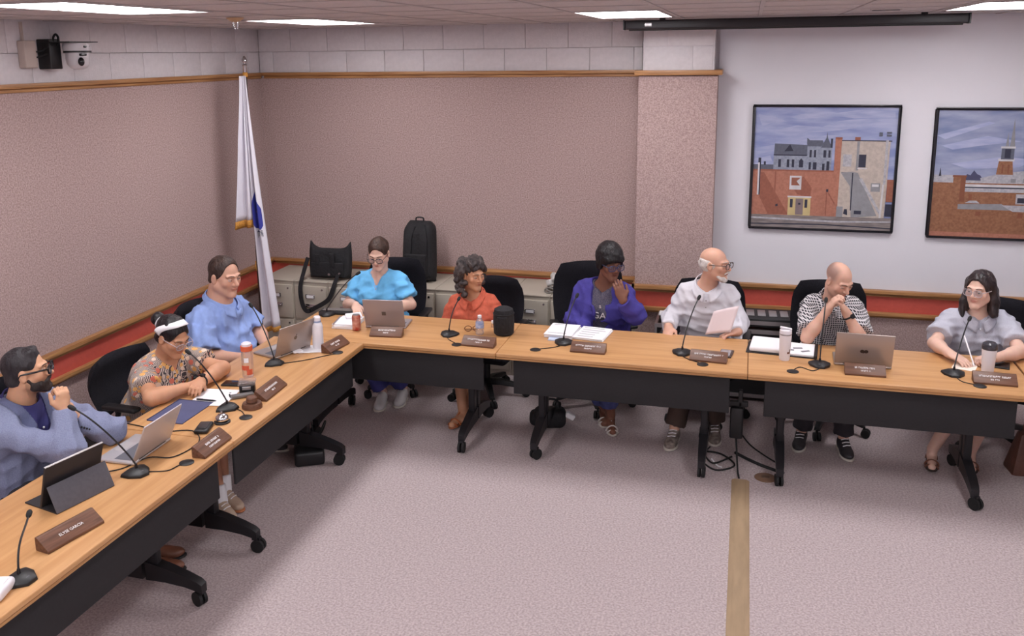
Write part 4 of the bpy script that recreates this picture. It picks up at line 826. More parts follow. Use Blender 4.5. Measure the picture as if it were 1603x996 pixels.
o = tag(MB().tube(spline([(1.2, -3.72, .7545), (1.33, -3.74, .7545), (1.45, -3.78, .7545), (1.62, -3.72, .7545), (1.74, -3.84, .7545), (1.72, -4.02, .7545), (1.6, -4.06, .7545), (1.55, -4.2, .7545), (1.45, -4.28, .7545)]), .003, n=6).build('charging_cable', M_rubber), 'thin black charging cable curling behind the blazer man\'s laptop', 'cable')
# ------------------------------------------------------------------ people: smooth implicit bodies meshed once
class SDF:
    def __init__(s): s.p = []
    def rc(s, a, b, ra, rb=None, k=.03, op='u'): s.p.append(('rc', np.array(a, float), np.array(b, float), ra, ra if rb is None else rb, k, op)); return s
    def cc(s, a, b, ra, rb=None, k=.02, op='u'): s.p.append(('cc', np.array(a, float), np.array(b, float), ra, ra if rb is None else rb, k, op)); return s
    def el(s, c, r, R=None, k=.03, op='u'): s.p.append(('el', np.array(c, float), np.array(r, float), R, None, k, op)); return s
    def bounds(s):
        lo = np.full(3, 9e9); hi = -lo
        for q in s.p:
            if q[6] != 'u': continue
            l, h = SDF.pb(q); lo = np.minimum(lo, l); hi = np.maximum(hi, h)
        return lo-.02, hi+.02
    @staticmethod
    def pb(q):
        if q[0] in ('rc', 'cc'):
            r = max(q[3], q[4]); return np.minimum(q[1], q[2])-r, np.maximum(q[1], q[2])+r
        r = q[2] if q[3] is None else np.abs(q[3])@q[2]
        return q[1]-r, q[1]+r
    @staticmethod
    def ev(q, X, Y, Z):
        if q[0] in ('rc', 'cc'):
            a, b = q[1], q[2]; ba = b-a; L2 = ba@ba+1e-12
            px, py, pz = X-a[0], Y-a[1], Z-a[2]
            tt = (px*ba[0]+py*ba[1]+pz*ba[2])/L2; t = np.clip(tt, 0, 1)
            r = q[3]+(q[4]-q[3])*t
            if q[0] == 'rc': return np.sqrt((px-t*ba[0])**2+(py-t*ba[1])**2+(pz-t*ba[2])**2)-r
            d = np.sqrt((px-tt*ba[0])**2+(py-tt*ba[1])**2+(pz-tt*ba[2])**2)-r
            return np.maximum(d, np.maximum(-tt, tt-1)*math.sqrt(L2))
        px, py, pz = X-q[1][0], Y-q[1][1], Z-q[1][2]
        if q[3] is not None:
            R = q[3]; px, py, pz = px*R[0, 0]+py*R[1, 0]+pz*R[2, 0], px*R[0, 1]+py*R[1, 1]+pz*R[2, 1], px*R[0, 2]+py*R[1, 2]+pz*R[2, 2]
        r = q[2]; k0 = np.sqrt((px/r[0])**2+(py/r[1])**2+(pz/r[2])**2); k1 = np.sqrt((px/r[0]**2)**2+(py/r[1]**2)**2+(pz/r[2]**2)**2)+1e-9
        return k0*(k0-1)/k1
    def field(s, ax):
        D = np.full([len(a) for a in ax], .3, np.float32)
        for q in s.p:
            l, h = SDF.pb(q); mg = q[5]+.03
            sl = []
            for a, lo, hi in zip(ax, l-mg, h+mg):
                i0 = max(0, np.searchsorted(a, lo)-1); i1 = min(len(a), np.searchsorted(a, hi)+1); sl.append(slice(i0, i1))
            if any(q_.stop <= q_.start for q_ in sl): continue
            X = ax[0][sl[0]][:, None, None]; Y = ax[1][sl[1]][None, :, None]; Z = ax[2][sl[2]][None, None, :]
            d = SDF.ev(q, X, Y, Z).astype(np.float32); B = D[sl[0], sl[1], sl[2]]; k = max(q[5], 1e-4)
            if q[6] == 'u': hh = np.clip(.5+.5*(B-d)/k, 0, 1); B = B*(1-hh)+d*hh-k*hh*(1-hh)
            elif q[6] == 's': d = -d; hh = np.clip(.5-.5*(B-d)/k, 0, 1); B = B*(1-hh)+d*hh+k*hh*(1-hh)
            D[sl[0], sl[1], sl[2]] = B
        return D
def axes(lo, hi, base, fine):
    out = []
    for i in range(3):
        a = [lo[i]]; 
        while a[-1] < hi[i]:
            h = base
            for (fl, fh, fs) in fine:
                if fl[i]-.012 <= a[-1] <= fh[i]: h = min(h, fs)
            a.append(a[-1]+h)
        out.append(np.array(a))
    return out
def surface(D, ax):
    """naive surface nets on a rectilinear grid"""
    I = D < 0
    c = [I[i:I.shape[0]-1+i, j:I.shape[1]-1+j, k:I.shape[2]-1+k] for i in (0, 1) for j in (0, 1) for k in (0, 1)]
    al = c[0].copy(); an = c[0].copy()
    for q in c[1:]: al &= q; an |= q
    act = an & ~al; idx = np.argwhere(act); vid = np.full(act.shape, -1, np.int64); vid[act] = np.arange(len(idx))
    i, j, k = idx.T
    acc = np.zeros((len(idx), 3)); cnt = np.zeros(len(idx))
    P = lambda di, dj, dk: (D[i+di, j+dj, k+dk].astype(float), np.stack([ax[0][i+di], ax[1][j+dj], ax[2][k+dk]], 1))
    co = {(a, b, c_): P(a, b, c_) for a in (0, 1) for b in (0, 1) for c_ in (0, 1)}
    for a in co:
        for d in range(3):
            if a[d] == 0:
                b = tuple(1 if q == d else a[q] for q in range(3)); da, pa = co[a]; db, pb = co[b]
                m = (da < 0) != (db < 0); t = np.where(m, da/np.where(m, da-db, 1), 0)
                acc += np.where(m[:, None], pa+(pb-pa)*t[:, None], 0); cnt += m
    Vt = acc/np.maximum(cnt, 1)[:, None]
    Q = []
    nx, ny, nz = D.shape
    for d in range(3):
        s0 = [slice(1, -1)]*3; s0[d] = slice(0, -1); s1 = [slice(1, -1)]*3; s1[d] = slice(1, None)
        e = I[tuple(s0)] != I[tuple(s1)]; ee = np.argwhere(e); off = np.array([1, 1, 1]); off[d] = 0; ee = ee+off
        u, v = [(1, 2), (2, 0), (0, 1)][d]
        def cell(du, dv):
            q = ee.copy(); q[:, u] -= du; q[:, v] -= dv; return vid[q[:, 0], q[:, 1], q[:, 2]]
        f = np.stack([cell(1, 1), cell(0, 1), cell(0, 0), cell(1, 0)], 1)
        ins = I[ee[:, 0], ee[:, 1], ee[:, 2]]; f[~ins] = f[~ins][:, ::-1]
        Q.append(f)
    Q = np.concatenate(Q); Q = Q[(Q >= 0).all(1)]
    return Vt, Q
def sdf_mesh(sd, name, m, parent, org, base=.009, fine=(), disp=None, colf=None, keep=None):
    lo, hi = sd.bounds(); ax = axes(lo, hi, base, fine); D = sd.field(ax)
    if disp is not None:
        near = np.argwhere(np.abs(D) < .03); p = np.stack([ax[0][near[:, 0]], ax[1][near[:, 1]], ax[2][near[:, 2]]], 1)
        D[near[:, 0], near[:, 1], near[:, 2]] += disp(p)
    Vt, Q = surface(D, ax)
    if keep is not None:
        Q = Q[keep(Vt[Q].mean(1))]; us, inv = np.unique(Q, return_inverse=True); Vt = Vt[us]; Q = inv.reshape(Q.shape)
    me = bpy.data.meshes.new(name); me.vertices.add(len(Vt)); me.vertices.foreach_set('co', (Vt-org).ravel().astype(np.float32))
    me.loops.add(Q.size); me.loops.foreach_set('vertex_index', Q.ravel().astype(np.int32))
    me.polygons.add(len(Q)); me.polygons.foreach_set('loop_start', np.arange(0, Q.size, 4, dtype=np.int32))
    me.update(calc_edges=True); me.polygons.foreach_set('use_smooth', np.ones(len(Q), bool))
    me.materials.append(m)
    if colf is not None:
        col = np.ones((len(Vt), 4), np.float32); col[:, :3] = colf(Vt); a = me.color_attributes.new('tone', 'FLOAT_COLOR', 'POINT'); a.data.foreach_set('color', col.ravel())
    o = bpy.data.objects.new(name, me); link(o, parent); return o
def folds(seed, amp=.004, sc=1.0, dirs=5, calm=None, crease=False):
    r = np.random.RandomState(seed); K = r.normal(size=(dirs, 3)); K /= np.linalg.norm(K, axis=1)[:, None]; F = r.uniform(45, 110, dirs)*sc; ph = r.uniform(0, 6.28, dirs); W = r.normal(size=(dirs, 3))*9
    def f(p):
        v = 0
        for k_, fq, h, w2 in zip(K, F, ph, W): v = v+(2*np.abs(np.sin(p@k_*fq*.5+h+1.4*np.sin(p@w2+h*2)))-1.75 if crease else np.sin(p@k_*fq+h+1.6*np.sin(p@w2+h*2)))
        v = amp*v/math.sqrt(dirs)
        if calm is not None: v = v*np.clip((np.linalg.norm(p-calm, axis=1)-.10)/.07, 0.05, 1)
        return v.astype(np.float32)
    return f
def attr_mat(name, rough=.5, spec=.35, bump=.05, sss=.06):
    if name in MATS: return MATS[name]
    m = bpy.data.materials.new(name); m.use_nodes = True; MATS[name] = m; nt = m.node_tree; P = nt.nodes['Principled BSDF']
    a = nt.nodes.new('ShaderNodeAttribute'); a.attribute_name = 'tone'
    n = nt.nodes.new('ShaderNodeTexNoise'); n.inputs['Scale'].default_value = 45; mx = nt.nodes.new('ShaderNodeMixRGB'); mx.blend_type = 'MULTIPLY'; mx.inputs[0].default_value = .12
    tc = nt.nodes.new('ShaderNodeTexCoord'); nt.links.new(tc.outputs['Object'], n.inputs['Vector'])
    nt.links.new(a.outputs['Color'], mx.inputs[1]); nt.links.new(n.outputs['Color'], mx.inputs[2]); nt.links.new(mx.outputs[0], P.inputs['Base Color'])
    P.inputs['Roughness'].default_value = rough; P.inputs['Specular IOR Level'].default_value = spec
    return m
M_skin = attr_mat('skin')
def hairmat(name, c1, c2, rough=.5): return mat('hair_'+name, c1, rough=rough, col2=c2, vscale=38, stretch=(1, 1, .35), bump=.9, bscale=60, spec=.35)

def lerp(a, b, t): return np.asarray(a, float)*(1-t)+np.asarray(b, float)*t
def hand(sd, w_, d, n, right, curl=.5, spread=.06, thumb=.7, sc=1.0):
    """w_ wrist, d pointing direction, n palm-facing direction"""
    d = nrm(d); n = nrm(n-d*np.dot(n, d)); th = np.cross(d, n)*(1 if right else -1)
    w_ = np.asarray(w_, float)
    sd.rc(w_-d*.01*sc, w_+d*.03*sc, .025*sc, .024*sc, k=.02)
    R = np.stack([d, th, n], 1)
    sd.el(w_+d*.052*sc, (.05*sc, .041*sc, .0165*sc), R, k=.015)
    for off, L in ((.029, .070), (.0098, .079), (-.0098, .073), (-.028, .057)):
        p = w_+(d*.085+th*off*.98)*sc; ang = curl*.45; dd = d+th*off*spread*20
        seg = (L*.45, L*.31, L*.24); r = .0094*sc
        for i, l in enumerate(seg):
            v = nrm(nrm(dd)*math.cos(ang)+n*math.sin(ang)); q = p+v*l*sc
            sd.rc(p, q, r, r*.9, k=.004); p = q; r *= .92; ang += curl*(1.0 if i == 0 else .8)
    p = w_+(d*.022+th*.026)*sc; v = nrm(d*.62+th*.62+n*.35*thumb)
    q = p+v*.036*sc; sd.rc(p, q, .0135*sc, .0115*sc, k=.012); v2 = nrm(d*.85+th*.25*(1-thumb)+n*.35*thumb); q2 = q+v2*.028*sc; sd.rc(q, q2, .0108*sc, .0098*sc, k=.005); sd.rc(q2, q2+v2*.02*sc, .0096*sc, .008*sc, k=.005)
def head_frame(c, f, roll=0):
    f = nrm(f); u = nrm(V(0, 0, 1)-f*f[2]); s = np.cross(f, u)
    if roll: u, s = u*math.cos(roll)+s*math.sin(roll), s*math.cos(roll)-u*math.sin(roll)
    R = np.stack([s, f, u], 1); c = np.asarray(c, float)
    return R, (lambda x, y, z: c+R@V(x, y, z)), (lambda P: (P-c)@R)
HS = [1.0]
def add_head(sd, G, R, neck, nr=.056, w=1.0, jaw=1.0, nose=1.0):
    h_ = HS[0]; e = lambda c, r, k=.03, op='u': sd.el(G(*c), tuple(q*h_ for q in r), R, k, op)
    sd.rc(G(0, -.022, -.06), neck, nr, nr*1.12, k=.03)
    e((0, -.016, .036), (.073*w, .095, .08), .02)
    e((0, .026, -.03), (.061*w, .067, .078), .03)
    for s in (-1, 1):
        sd.rc(G(s*.050*w*jaw, .004, -.052), G(s*.012, .066, -.099), .02*jaw*h_, .018*h_, k=.03)
        e((s*.042*w, .058, -.02), (.022, .022, .022), .02)
        e((s*.077*w, -.006, -.006), (.009, .021, .033), .006); e((s*.086*w, .0, -.004), (.006, .011, .018), .005, 's')
        e((s*.031, .100, .006), (.017, .014, .011), .012, 's')
        sd.rc(G(s*.012, .087, .024), G(s*.044*w, .073, .026), .0095*h_, .008*h_, k=.014)
    e((0, .074, -.100), (.021, .018, .016), .02)
    sd.rc(G(0, .086, .014), G(0, .110*nose, -.024), .008*h_, .0125*h_, k=.01)
    for s in (-1, 1): e((s*.012, .096, -.029), (.010, .012, .008), .006)
    e((0, .092, -.051), (.022, .009, .0052), .006); e((0, .090, -.0605), (.019, .010, .0062), .006); e((0, .101, -.0555), (.022, .006, .0016), .003, 's')
SKINS = dict(fair=(226, 186, 168), pink=(216, 170, 150), tan=(206, 152, 120), olive=(214, 164, 132), brown=(168, 118, 92), dark=(124, 82, 66), red=(212, 164, 142))
def tone_fn(tone, L, beard=0, buzz=0, pale=None):
    c0 = np.array(lin(*SKINS[tone]))
    def f(P):
        q = L(P); col = np.tile(c0, (len(P), 1)); near = np.linalg.norm(q, axis=1) < .16
        def mixc(m, c, a=1.0):
            a = (m*a)[:, None]*near[:, None]; col[:] = col*(1-a)+np.array(c)*a
        g = lambda cx, cy, cz, rx, ry, rz: np.exp(-(((q[:, 0]-cx)/rx)**2+((q[:, 1]-cy)/ry)**2+((q[:, 2]-cz)/rz)**2))
        lips = g(0, .096, -.056, .022, .03, .0085); mixc(np.clip(lips*1.5, 0, 1), c0*np.array([.78, .5, .5]), .85)
        for s in (-1, 1): mixc(g(s*.04, .07, -.02, .025, .03, .022), c0*np.array([1.0, .78, .74]), .5)
        mixc(g(0, .112, -.022, .016, .02, .014), c0*np.array([1, .8, .76]), .4)
        if beard:
            m = ((q[:, 2] < -.028) & (q[:, 1] > -.005)).astype(float)*np.clip((-.028-q[:, 2])/.02, 0, 1)*(1-np.clip(lips*2, 0, 1))*np.clip((.15-np.linalg.norm(q, axis=1))/.03, 0, 1); mixc(m, c0*.45, beard)
        if buzz:
            m = np.clip((q[:, 2]-.0)/.03, 0, 1)*np.clip((.045-q[:, 1])/.03, 0, 1)*np.clip((np.abs(q[:, 0])-.028)/.03+np.clip((-.04-q[:, 1])/.04, 0, 1), 0, 1); mixc(np.clip(m, 0, 1), c0*np.array([.42, .44, .5]), buzz)
        return col
    return f
def ball(c, r, R=None): return MB().ell(c, r, R, 14, 8)
def face_parts(t, org, G, R, brow=(60, 44, 38), iris=(60, 42, 34), brows=True, lid=None, browz=.0285):
    for s in (-1, 1):
        b = MB().ell(G(s*.031, .0805, .005)-org, tuple(HS[0]*q for q in (.0120, .0120, .0112)), R, 14, 8); b.build('eye', mat('eye_white', (214, 204, 200), rough=.25), t)
        MB().ell(G(s*.031, .0905, .005)-org, (.0062, .0032, .0062), R, 10, 6).build('iris', mat('iris_%d_%d_%d' % iris, iris, rough=.15), t)
        b = MB(); nl = 10
        b.grid(lambda u, v: G(s*(.031+.0146*math.cos(math.pi*u)), .0805+.0143*math.sin(.25+1.2*v)*math.sqrt(max(.05, 1-(.9*math.cos(math.pi*u))**2)), .005+.0135*math.cos(.25+1.22*v)*(.4+.6*math.sin(math.pi*u)))-org, nl, 4).build('eyelid', lid, t)
        if brows:
            MB().tube([G(s*x, y, z)-org for x, y, z in ((.013, .0985, browz-.002), (.024, .097, browz+.002), (.036, .091, browz+.003), (.047, .080, browz-.002))], [.0016, .0028, .0026, .0012], n=6).build('eyebrow', mat('brow_%d' % brow[0], brow, rough=.8), t)
def specs(t, org, G, R, m, r=(.026, .02), th=.0022, tint=.18, zoff=.002, thick=1.0, lensc=(150, 160, 176)):
    g = thing_child('glasses', t)
    for s in (-1, 1):
        P = []
        for a in np.linspace(0, 2*math.pi, 22)[:-1]:
            ca, sa = math.cos(a), math.sin(a); ex = .7
            P.append(G(s*.033+r[0]*math.copysign(abs(ca)**ex, ca), .112-.15*abs(.033+r[0]*ca*s*s-.033)*.3-.1*max(0, (.033+r[0]*ca)-.04), zoff+r[1]*math.copysign(abs(sa)**ex, sa))-org)
        MB().tube(P, th*thick, n=6, closed=True).build('rim', m, g)
        MB().add(P, [tuple(range(len(P)))]).build('lens', mat('lens_%d' % lensc[0], lensc, rough=.05, alpha=tint), g)
        MB().tube([G(s*(.033+r[0]), .108, zoff+.008)-org, G(s*.066, .098, zoff+.010)-org, G(s*.0795, .04, zoff+.008)-org, G(s*.0815, -.012, zoff+.006)-org, G(s*.079, -.03, zoff-.014)-org], th*thick, n=6).build('temple', m, g)
    MB().tube([G(-.009, .113, zoff+.004)-org, G(0, .117, zoff+.007)-org, G(.009, .113, zoff+.004)-org], th*thick, n=6).build('bridge', m, g)
def thing_child(name, parent):
    o = bpy.data.objects.new(name, None); C.objects.link(o); o.parent = parent; return o
def hair_cap(G, R, w=1.0, thick=.010, top=.0, hairline=.055, nape=-.07, fringe=None, side=.035, rec=0.0):
    """shell over the skull with the face cut away"""
    h_ = HS[0]; sd = SDF(); e = lambda c, r, k=.02, op='u': sd.el(G(*c), tuple(q*h_ for q in r), R, k, op)
    e((0, -.018, .040+top), (.073*w+thick, .095+thick, .081+thick+top))
    e((0, -.05, -.03), (.064*w+thick*.7, .055+thick*.7, .06))
    # cut: face in front and neck below
    e((0, .120, -.045), (.092, .098+rec, .062+hairline), .008, 's')
    for s in (-1, 1): e((s*.09, .035, -.045), (.045, side, .06), .008, 's')
    sd.cc(G(0, -.06, nape-.12), G(0, -.06, nape), .14, .14, k=.01, op='s')
    return sd
def shoe(t, org, toe, d, m, ms, L=.26, open_=None, w=.045, up=.0):
    """toe point on the floor, d = pointing direction of the toe"""
    d = nrm(V(d[0], d[1], 0)); toe = V(toe[0], toe[1], 0); hl = toe-d*L; s = np.cross(V(0, 0, 1), d); Z = V(0, 0, 1)
    o = thing_child('shoe', t)
    sd = SDF(); R = np.stack([d, s, Z], 1)
    sd.el(hl+d*L*.68+Z*(.012), (L*.33, w*1.02, .013), R, k=.01); sd.el(hl+d*L*.25+Z*.012, (L*.25, w*.82, .013), R, k=.02); sd.rc(hl+d*.05+Z*.014, hl+d*(L-.06)+Z*.014, .014, .014, k=.02)
    sdf_mesh(sd, 'sole', ms, o, org, .006)
    if open_ is None:
        sd = SDF()
        sd.el(hl+d*L*.7+Z*.034, (L*.27, w*.9, .032), R, k=.03); sd.el(hl+d*L*.28+Z*.045, (L*.24, w*.74, .045), R, k=.04); sd.rc(hl+d*L*.62+Z*.045, hl+d*L*.3+Z*.08, .03, .036, k=.03)
        sdf_mesh(sd, 'upper', m, o, org, .006)
        if open_ is None and up:
            b = MB()
            for i in range(4): c = hl+d*(L*.64-.028*i)+Z*(.078+.011*i); b.tube([q-org for q in (c-s*.026+d*.008, c+Z*.004, c+s*.026-d*.008)], .0032, n=5)
            b.build('laces', M_paper, o)
    else:
        b = MB()
        for f_, ww, hh in ((.8, .92, .04), (.62, .98, .055), (.18, .8, .075)):
            c = hl+d*L*f_; b.tube([-org+c+s*w*ww*math.cos(a)+Z*(.016+(hh-.01)*math.sin(a))+d*.02*math.sin(a) for a in np.linspace(0, math.pi, 10)], .006, n=6)
        b.tube([q-org for q in (hl+d*L*.62+Z*.05, hl+d*L*.4+Z*.07, hl+d*L*.22+Z*.085)], .006, n=6)
        b.build('straps', m, o)
    return hl, d

def person(label, J, tone, head_f, fwd, clothes, legs, shoes, roll=0, w=1.0, d=1.0, belly=0, bust=0, beard=0, buzz=0, hands=((V(0, -1, 0), V(0, 0, -1), .5),)*2, headw=1.0, jaw=1.0, nose=1.0, brow=(58, 42, 36), brows=True, nr=.056, seed=1, hsc=1.0, arm=1.0, headscale=1.0, barefoot=False, socks=None):
    g = {k_: np.array(v, float) for k_, v in J.items()}
    org = V(g['P'][0], g['P'][1], 0)
    t = thing('person', label, 'person', org); fwd = nrm(fwd)
    Pv, N, SR, SL = g['P'], g['N'], g['SR'], g['SL']; U = nrm(N-Pv); side = nrm(SL-SR); side = nrm(side-U*np.dot(side, U)); F = np.cross(side, U); RT = np.stack([side, F, U], 1); H = np.linalg.norm(N-Pv)
    Rh, G0, Lh = head_frame(g['H'], head_f, roll); hs_ = headscale; HS[0] = hs_
    G = lambda x, y, z: G0(x*hs_, y*hs_, z*hs_)
    def torso(sd, i, k=.05, sh=True):
        sd.el(Pv+U*.02, (.17*w+i, .125*d+i, .13+i), RT, k=k)
        sd.el(lerp(Pv, N, .36)+F*(.01+belly*.3), (.148*w+i+belly*.3, .108*d+i+belly*.5, .17*H/.45+i), RT, k=k)
        if belly: sd.el(lerp(Pv, N, .28)+F*(.05+belly), (.14*w+i, .10*d+i, .14+i), RT, k=.06)
        sd.el(lerp(Pv, N, .66)+F*.005, (.158*w+i, .108*d+i, .185*H/.45+i), RT, k=k)
        if bust:
            for s in (-1, 1): sd.el(lerp(Pv, N, .62)+side*s*.075+F*(.075+bust*.4), (.062+i, .055+bust*.4+i, .062+i), RT, k=.05)
        for S_ in (SR, SL):
            sd.rc(lerp(N, S_, .12)-U*.012, lerp(N, S_, .92)-U*.018, .048+i, .044+i, k=.035)
        sd.rc(SR-U*.06+(SL-SR)*.14, SL-U*.06-(SL-SR)*.14, .062*d+i, k=k)
    body = SDF(); torso(body, 0)
    for S_, E_, W_, rt_, hd in ((SR, g['ER'], g['WR'], True, hands[0]), (SL, g['EL'], g['WL'], False, hands[1])):
        body.rc(S_-(S_-N)*.06-U*.01, E_, .043*arm, .039*arm, k=.03); body.rc(lerp(E_, W_, .0), lerp(E_, W_, .35), .041*arm, .042*arm, k=.02); body.rc(lerp(E_, W_, .3), W_, .041*arm, .027*arm, k=.02)
        if hd is not None: hand(body, W_, hd[0], hd[1], rt_, hd[2], sc=hsc, thumb=hd[3] if len(hd) > 3 else .7)
    hipR, hipL = Pv-side*.09*w-U*.02, Pv+side*.09*w-U*.02
    for hp, kn, an in ((hipR, g['KR'], g['AR']), (hipL, g['KL'], g['AL'])):
        body.rc(hp, kn, .082*w, .058, k=.04); body.rc(kn, lerp(kn, an, .3), .052, .052, k=.03); body.rc(lerp(kn, an, .3), an, .052, .035, k=.03)
    add_head(body, G, Rh, N+U*.01, nr, headw, jaw, nose)
    for hl_, dd_ in (g.get('footR', None), g.get('footL', None)) if False else (): pass
    for key in ('TR', 'TL'):
        if key in g and barefoot:
            an = g['A'+key[1]]; tp = V(g[key][0], g[key][1], .03); dd = nrm(tp-V(an[0], an[1], .03)); body.rc(V(an[0], an[1], .05)-dd*.03, tp-dd*.03, .034, .024, k=.03)
    fine = [(g['H']-.135, g['H']+.135, .0042)]
    for k_, hd in (('WR', hands[0]), ('WL', hands[1])):
        if hd is not None: c = g[k_]+nrm(hd[0])*.08; fine.append((c-.1, c+.1, .0048))
    sdf_mesh(body, 'body', M_skin, t, org, .0095, fine, colf=tone_fn(tone, lambda p: Lh(p)/hs_, beard, buzz))
    lid = mat('lid_'+tone, tuple(int(q*.84) for q in SKINS[tone]), rough=.5)
    face_parts(t, org, G, Rh, brow, lid=lid, brows=brows)
    ctx = dict(t=t, org=org, G=G, R=Rh, torso=torso, N=N, U=U, F=F, side=side, SR=SR, SL=SL, g=g, P=Pv, RT=RT, H=H, arm=arm)
    for fn in clothes: fn(ctx)
    # trousers or skirt
    if legs:
        mt, frac, loose = legs
        sd = SDF(); sd.el(Pv+U*.0, (.178*w+.004, .135*d, .12), RT, k=.04)
        for hp, kn, an in ((hipR, g['KR'], g['AR']), (hipL, g['KL'], g['AL'])):
            sd.rc(hp, kn, .094*w, .07, k=.04); sd.cc(kn, lerp(kn, an, frac), .066+loose*.3, .052+loose, k=.03) if frac > .05 else None
        sdf_mesh(sd, 'trousers', mt, t, org, .011, disp=folds(seed+50, .003))
    for key in ('TR', 'TL'):
        if key in g and shoes:
            an = g['A'+key[1]]; dr = g[key]-an; shoes(t, org, g[key], dr)
            if socks: kn = g['K'+key[1]]; sdf_mesh(SDF().cc(an-V(0, 0, .03), lerp(an, kn, .2), .046, .052, k=.01), 'sock', socks, t, org, .008)
    return ctx
def shirt(m, short=.62, infl=.015, neck=.066, vdepth=0, vw=.05, loose=.018, amp=.0045, seed=1, name='shirt', base=.0095, cutf=None, longsl=False, cuff=.95, sc=1.0):
    def fn(c):
        sd = SDF(); c['torso'](sd, infl, .05); a = c['arm']; N, U, F = c['N'], c['U'], c['F']
        for S_, E_, W_ in ((c['SR'], c['g']['ER'], c['g']['WR']), (c['SL'], c['g']['EL'], c['g']['WL'])):
            if longsl:
                sd.rc(S_-(S_-N)*.09-U*.012, E_, .044*a+loose*.7, .041*a+loose, k=.04); sd.cc(E_-nrm(W_-E_)*.005, lerp(E_, W_, cuff), .045*a+loose, .032*a+loose*.6, k=.03)
            else: sd.rc(S_-(S_-N)*.10-U*.012, lerp(S_, E_, .35), .044*a+loose*.5, .043*a+loose*.75, k=.03); sd.cc(lerp(S_, E_, .25), lerp(S_, E_, short), .043*a+loose*.75, .043*a+loose*1.25, k=.025)
        N, U, F = c['N'], c['U'], c['F']
        sd.rc(N-U*.03+F*.005, N+U*.16+F*.03, neck, neck+.02, k=.008, op='s')
        if vdepth: sd.rc(N+F*.10+U*.02, N+F*.125-U*vdepth, vw, .012, k=.006, op='s')
        if cutf: cutf(c, sd)
        c['last'] = sdf_mesh(sd, name, m, c['t'], c['org'], base, disp=folds(seed, amp, sc, 4, N+U*.03, True))
    return fn
def collar(m, q_=1.0, drop=.03, lift=.066, w_=.024):
    def fn(c):
        N, U, F, sd_, o = c['N'], c['U'], c['F'], c['side'], c['org']
        for s in (-1, 1):
            def pt(t, v):
                th = math.pi*t; rad = sd_*s*math.sin(th)-F*math.cos(th)
                I = N+sd_*s*(.068*q_*math.sin(th)+.006)+F*(.012-.082*q_*math.cos(th)*(1 if t < .5 else 1.18))+U*(lift-.075*t**1.6)
                vv = v if v < .3 else v
                return I+rad*(.004+(w_+.014*t)*v)+U*(.012*math.sin(math.pi*min(1, v*2)))*(v < .5)-U*((.026+drop*t**2)*v**1.2)+sd_*s*(.022*v*t**3)-o
            ob = MB().grid(pt, 20, 6).build('collar', m, c['t'], sharp=180); ob.modifiers.new('thickness', 'SOLIDIFY').thickness = .004
    return fn

def over_patch(c, name, m, infl, pred, seed, amp, neck):
    """cloth layer lying on the front of the torso, cut to the region pred(side, front, up) measured from the neck base"""
    N, U, F, sd_ = c['N'], c['U'], c['F'], c['side']; sd = SDF(); c['torso'](sd, infl, .05)
    sd.rc(N-U*.03+F*.005, N+U*.16+F*.03, neck, neck+.02, k=.008, op='s')
    return sdf_mesh(sd, name, m, c['t'], c['org'], .004, disp=folds(seed, amp, 1.0, 4, N+U*.03, True), keep=lambda P: pred((P-N)@sd_, (P-N)@F, (P-N)@U))
# ------------------------------------------------------------------ the nine people
BK = V(0, -1, 0); LF = V(1, 0, 0)
def hair_obj(c, sd, m, amp=.002, seed=3, sc=1.6, base=.0055, name='hair'): return sdf_mesh(sd, name, m, c['t'], c['org'], base, disp=folds(seed, amp, sc, 6))
def watch(c, key, m, el='E', f=.9):
    W_, E_ = c['g']['W'+key], c['g'][el+key]; p = lerp(E_, W_, f); d = nrm(W_-E_); x, y, _ = frame(d); o = c['org']
    g_ = thing_child('wristwatch', c['t'])
    MB().tube([p+(x*math.cos(a)+y*math.sin(a))*.034-o for a in np.linspace(0, 6.28, 20)[:-1]], .006, n=6, closed=True).build('strap', m, g_)
    n_ = nrm(V(.2, -.6, .8)-d*np.dot(V(.2, -.6, .8), d)); MB().cyl(p+n_*.034-o, p+n_*.044-o, .016, n=16).build('dial', M_screen, g_)
# --- materials
M_scrub = mat('scrubs_blue', (108, 186, 238), rough=.8, var=.05, vscale=40)
M_orangeS = mat('orange_shirt', (214, 104, 78), rough=.8, var=.12, vscale=30, bump=.3, bscale=80)
M_purple = mat('purple_jacket', (60, 52, 136), rough=.8, var=.12, vscale=20, bump=.2)
M_dot = mat('dark_dotted_blouse', (60, 58, 84), rough=.8, col2=(112, 106, 118), vscale=160)
M_whiteS = mat('pale_grey_shirt', (212, 210, 218), rough=.85, var=.05, vscale=25)
M_greyS = mat('light_grey_striped_shirt', (192, 192, 204), rough=.85, col2=(168, 168, 182), vscale=60, stretch=(8, 8, .5))
M_polo = mat('sky_polo', (140, 164, 220), rough=.85, var=.06, vscale=30)
M_blazer = mat('greyblue_blazer', (132, 138, 166), rough=.85, col2=(116, 122, 152), vscale=220, bump=.25, bscale=120)
M_navy = mat('navy_shirt', (48, 46, 104), rough=.7, var=.1)
M_darkt = mat('dark_trousers', (46, 42, 48), rough=.85, var=.1)
M_brownt = mat('brown_trousers', (74, 58, 52), rough=.85, var=.1)
M_jean = mat('jeans', (70, 76, 128), rough=.85, var=.15, vscale=50)
M_scrubp = mat('purple_scrub_trousers', (64, 64, 128), rough=.85, var=.1)
M_khaki = mat('taupe_skirt', (150, 138, 132), rough=.85, var=.1)
def weave(name, build):
    m = bpy.data.materials.new(name); m.use_nodes = True; nt = m.node_tree; P = nt.nodes['Principled BSDF']; P.inputs['Roughness'].default_value = .85
    tc = nt.nodes.new('ShaderNodeTexCoord'); build(nt, P, tc); return m
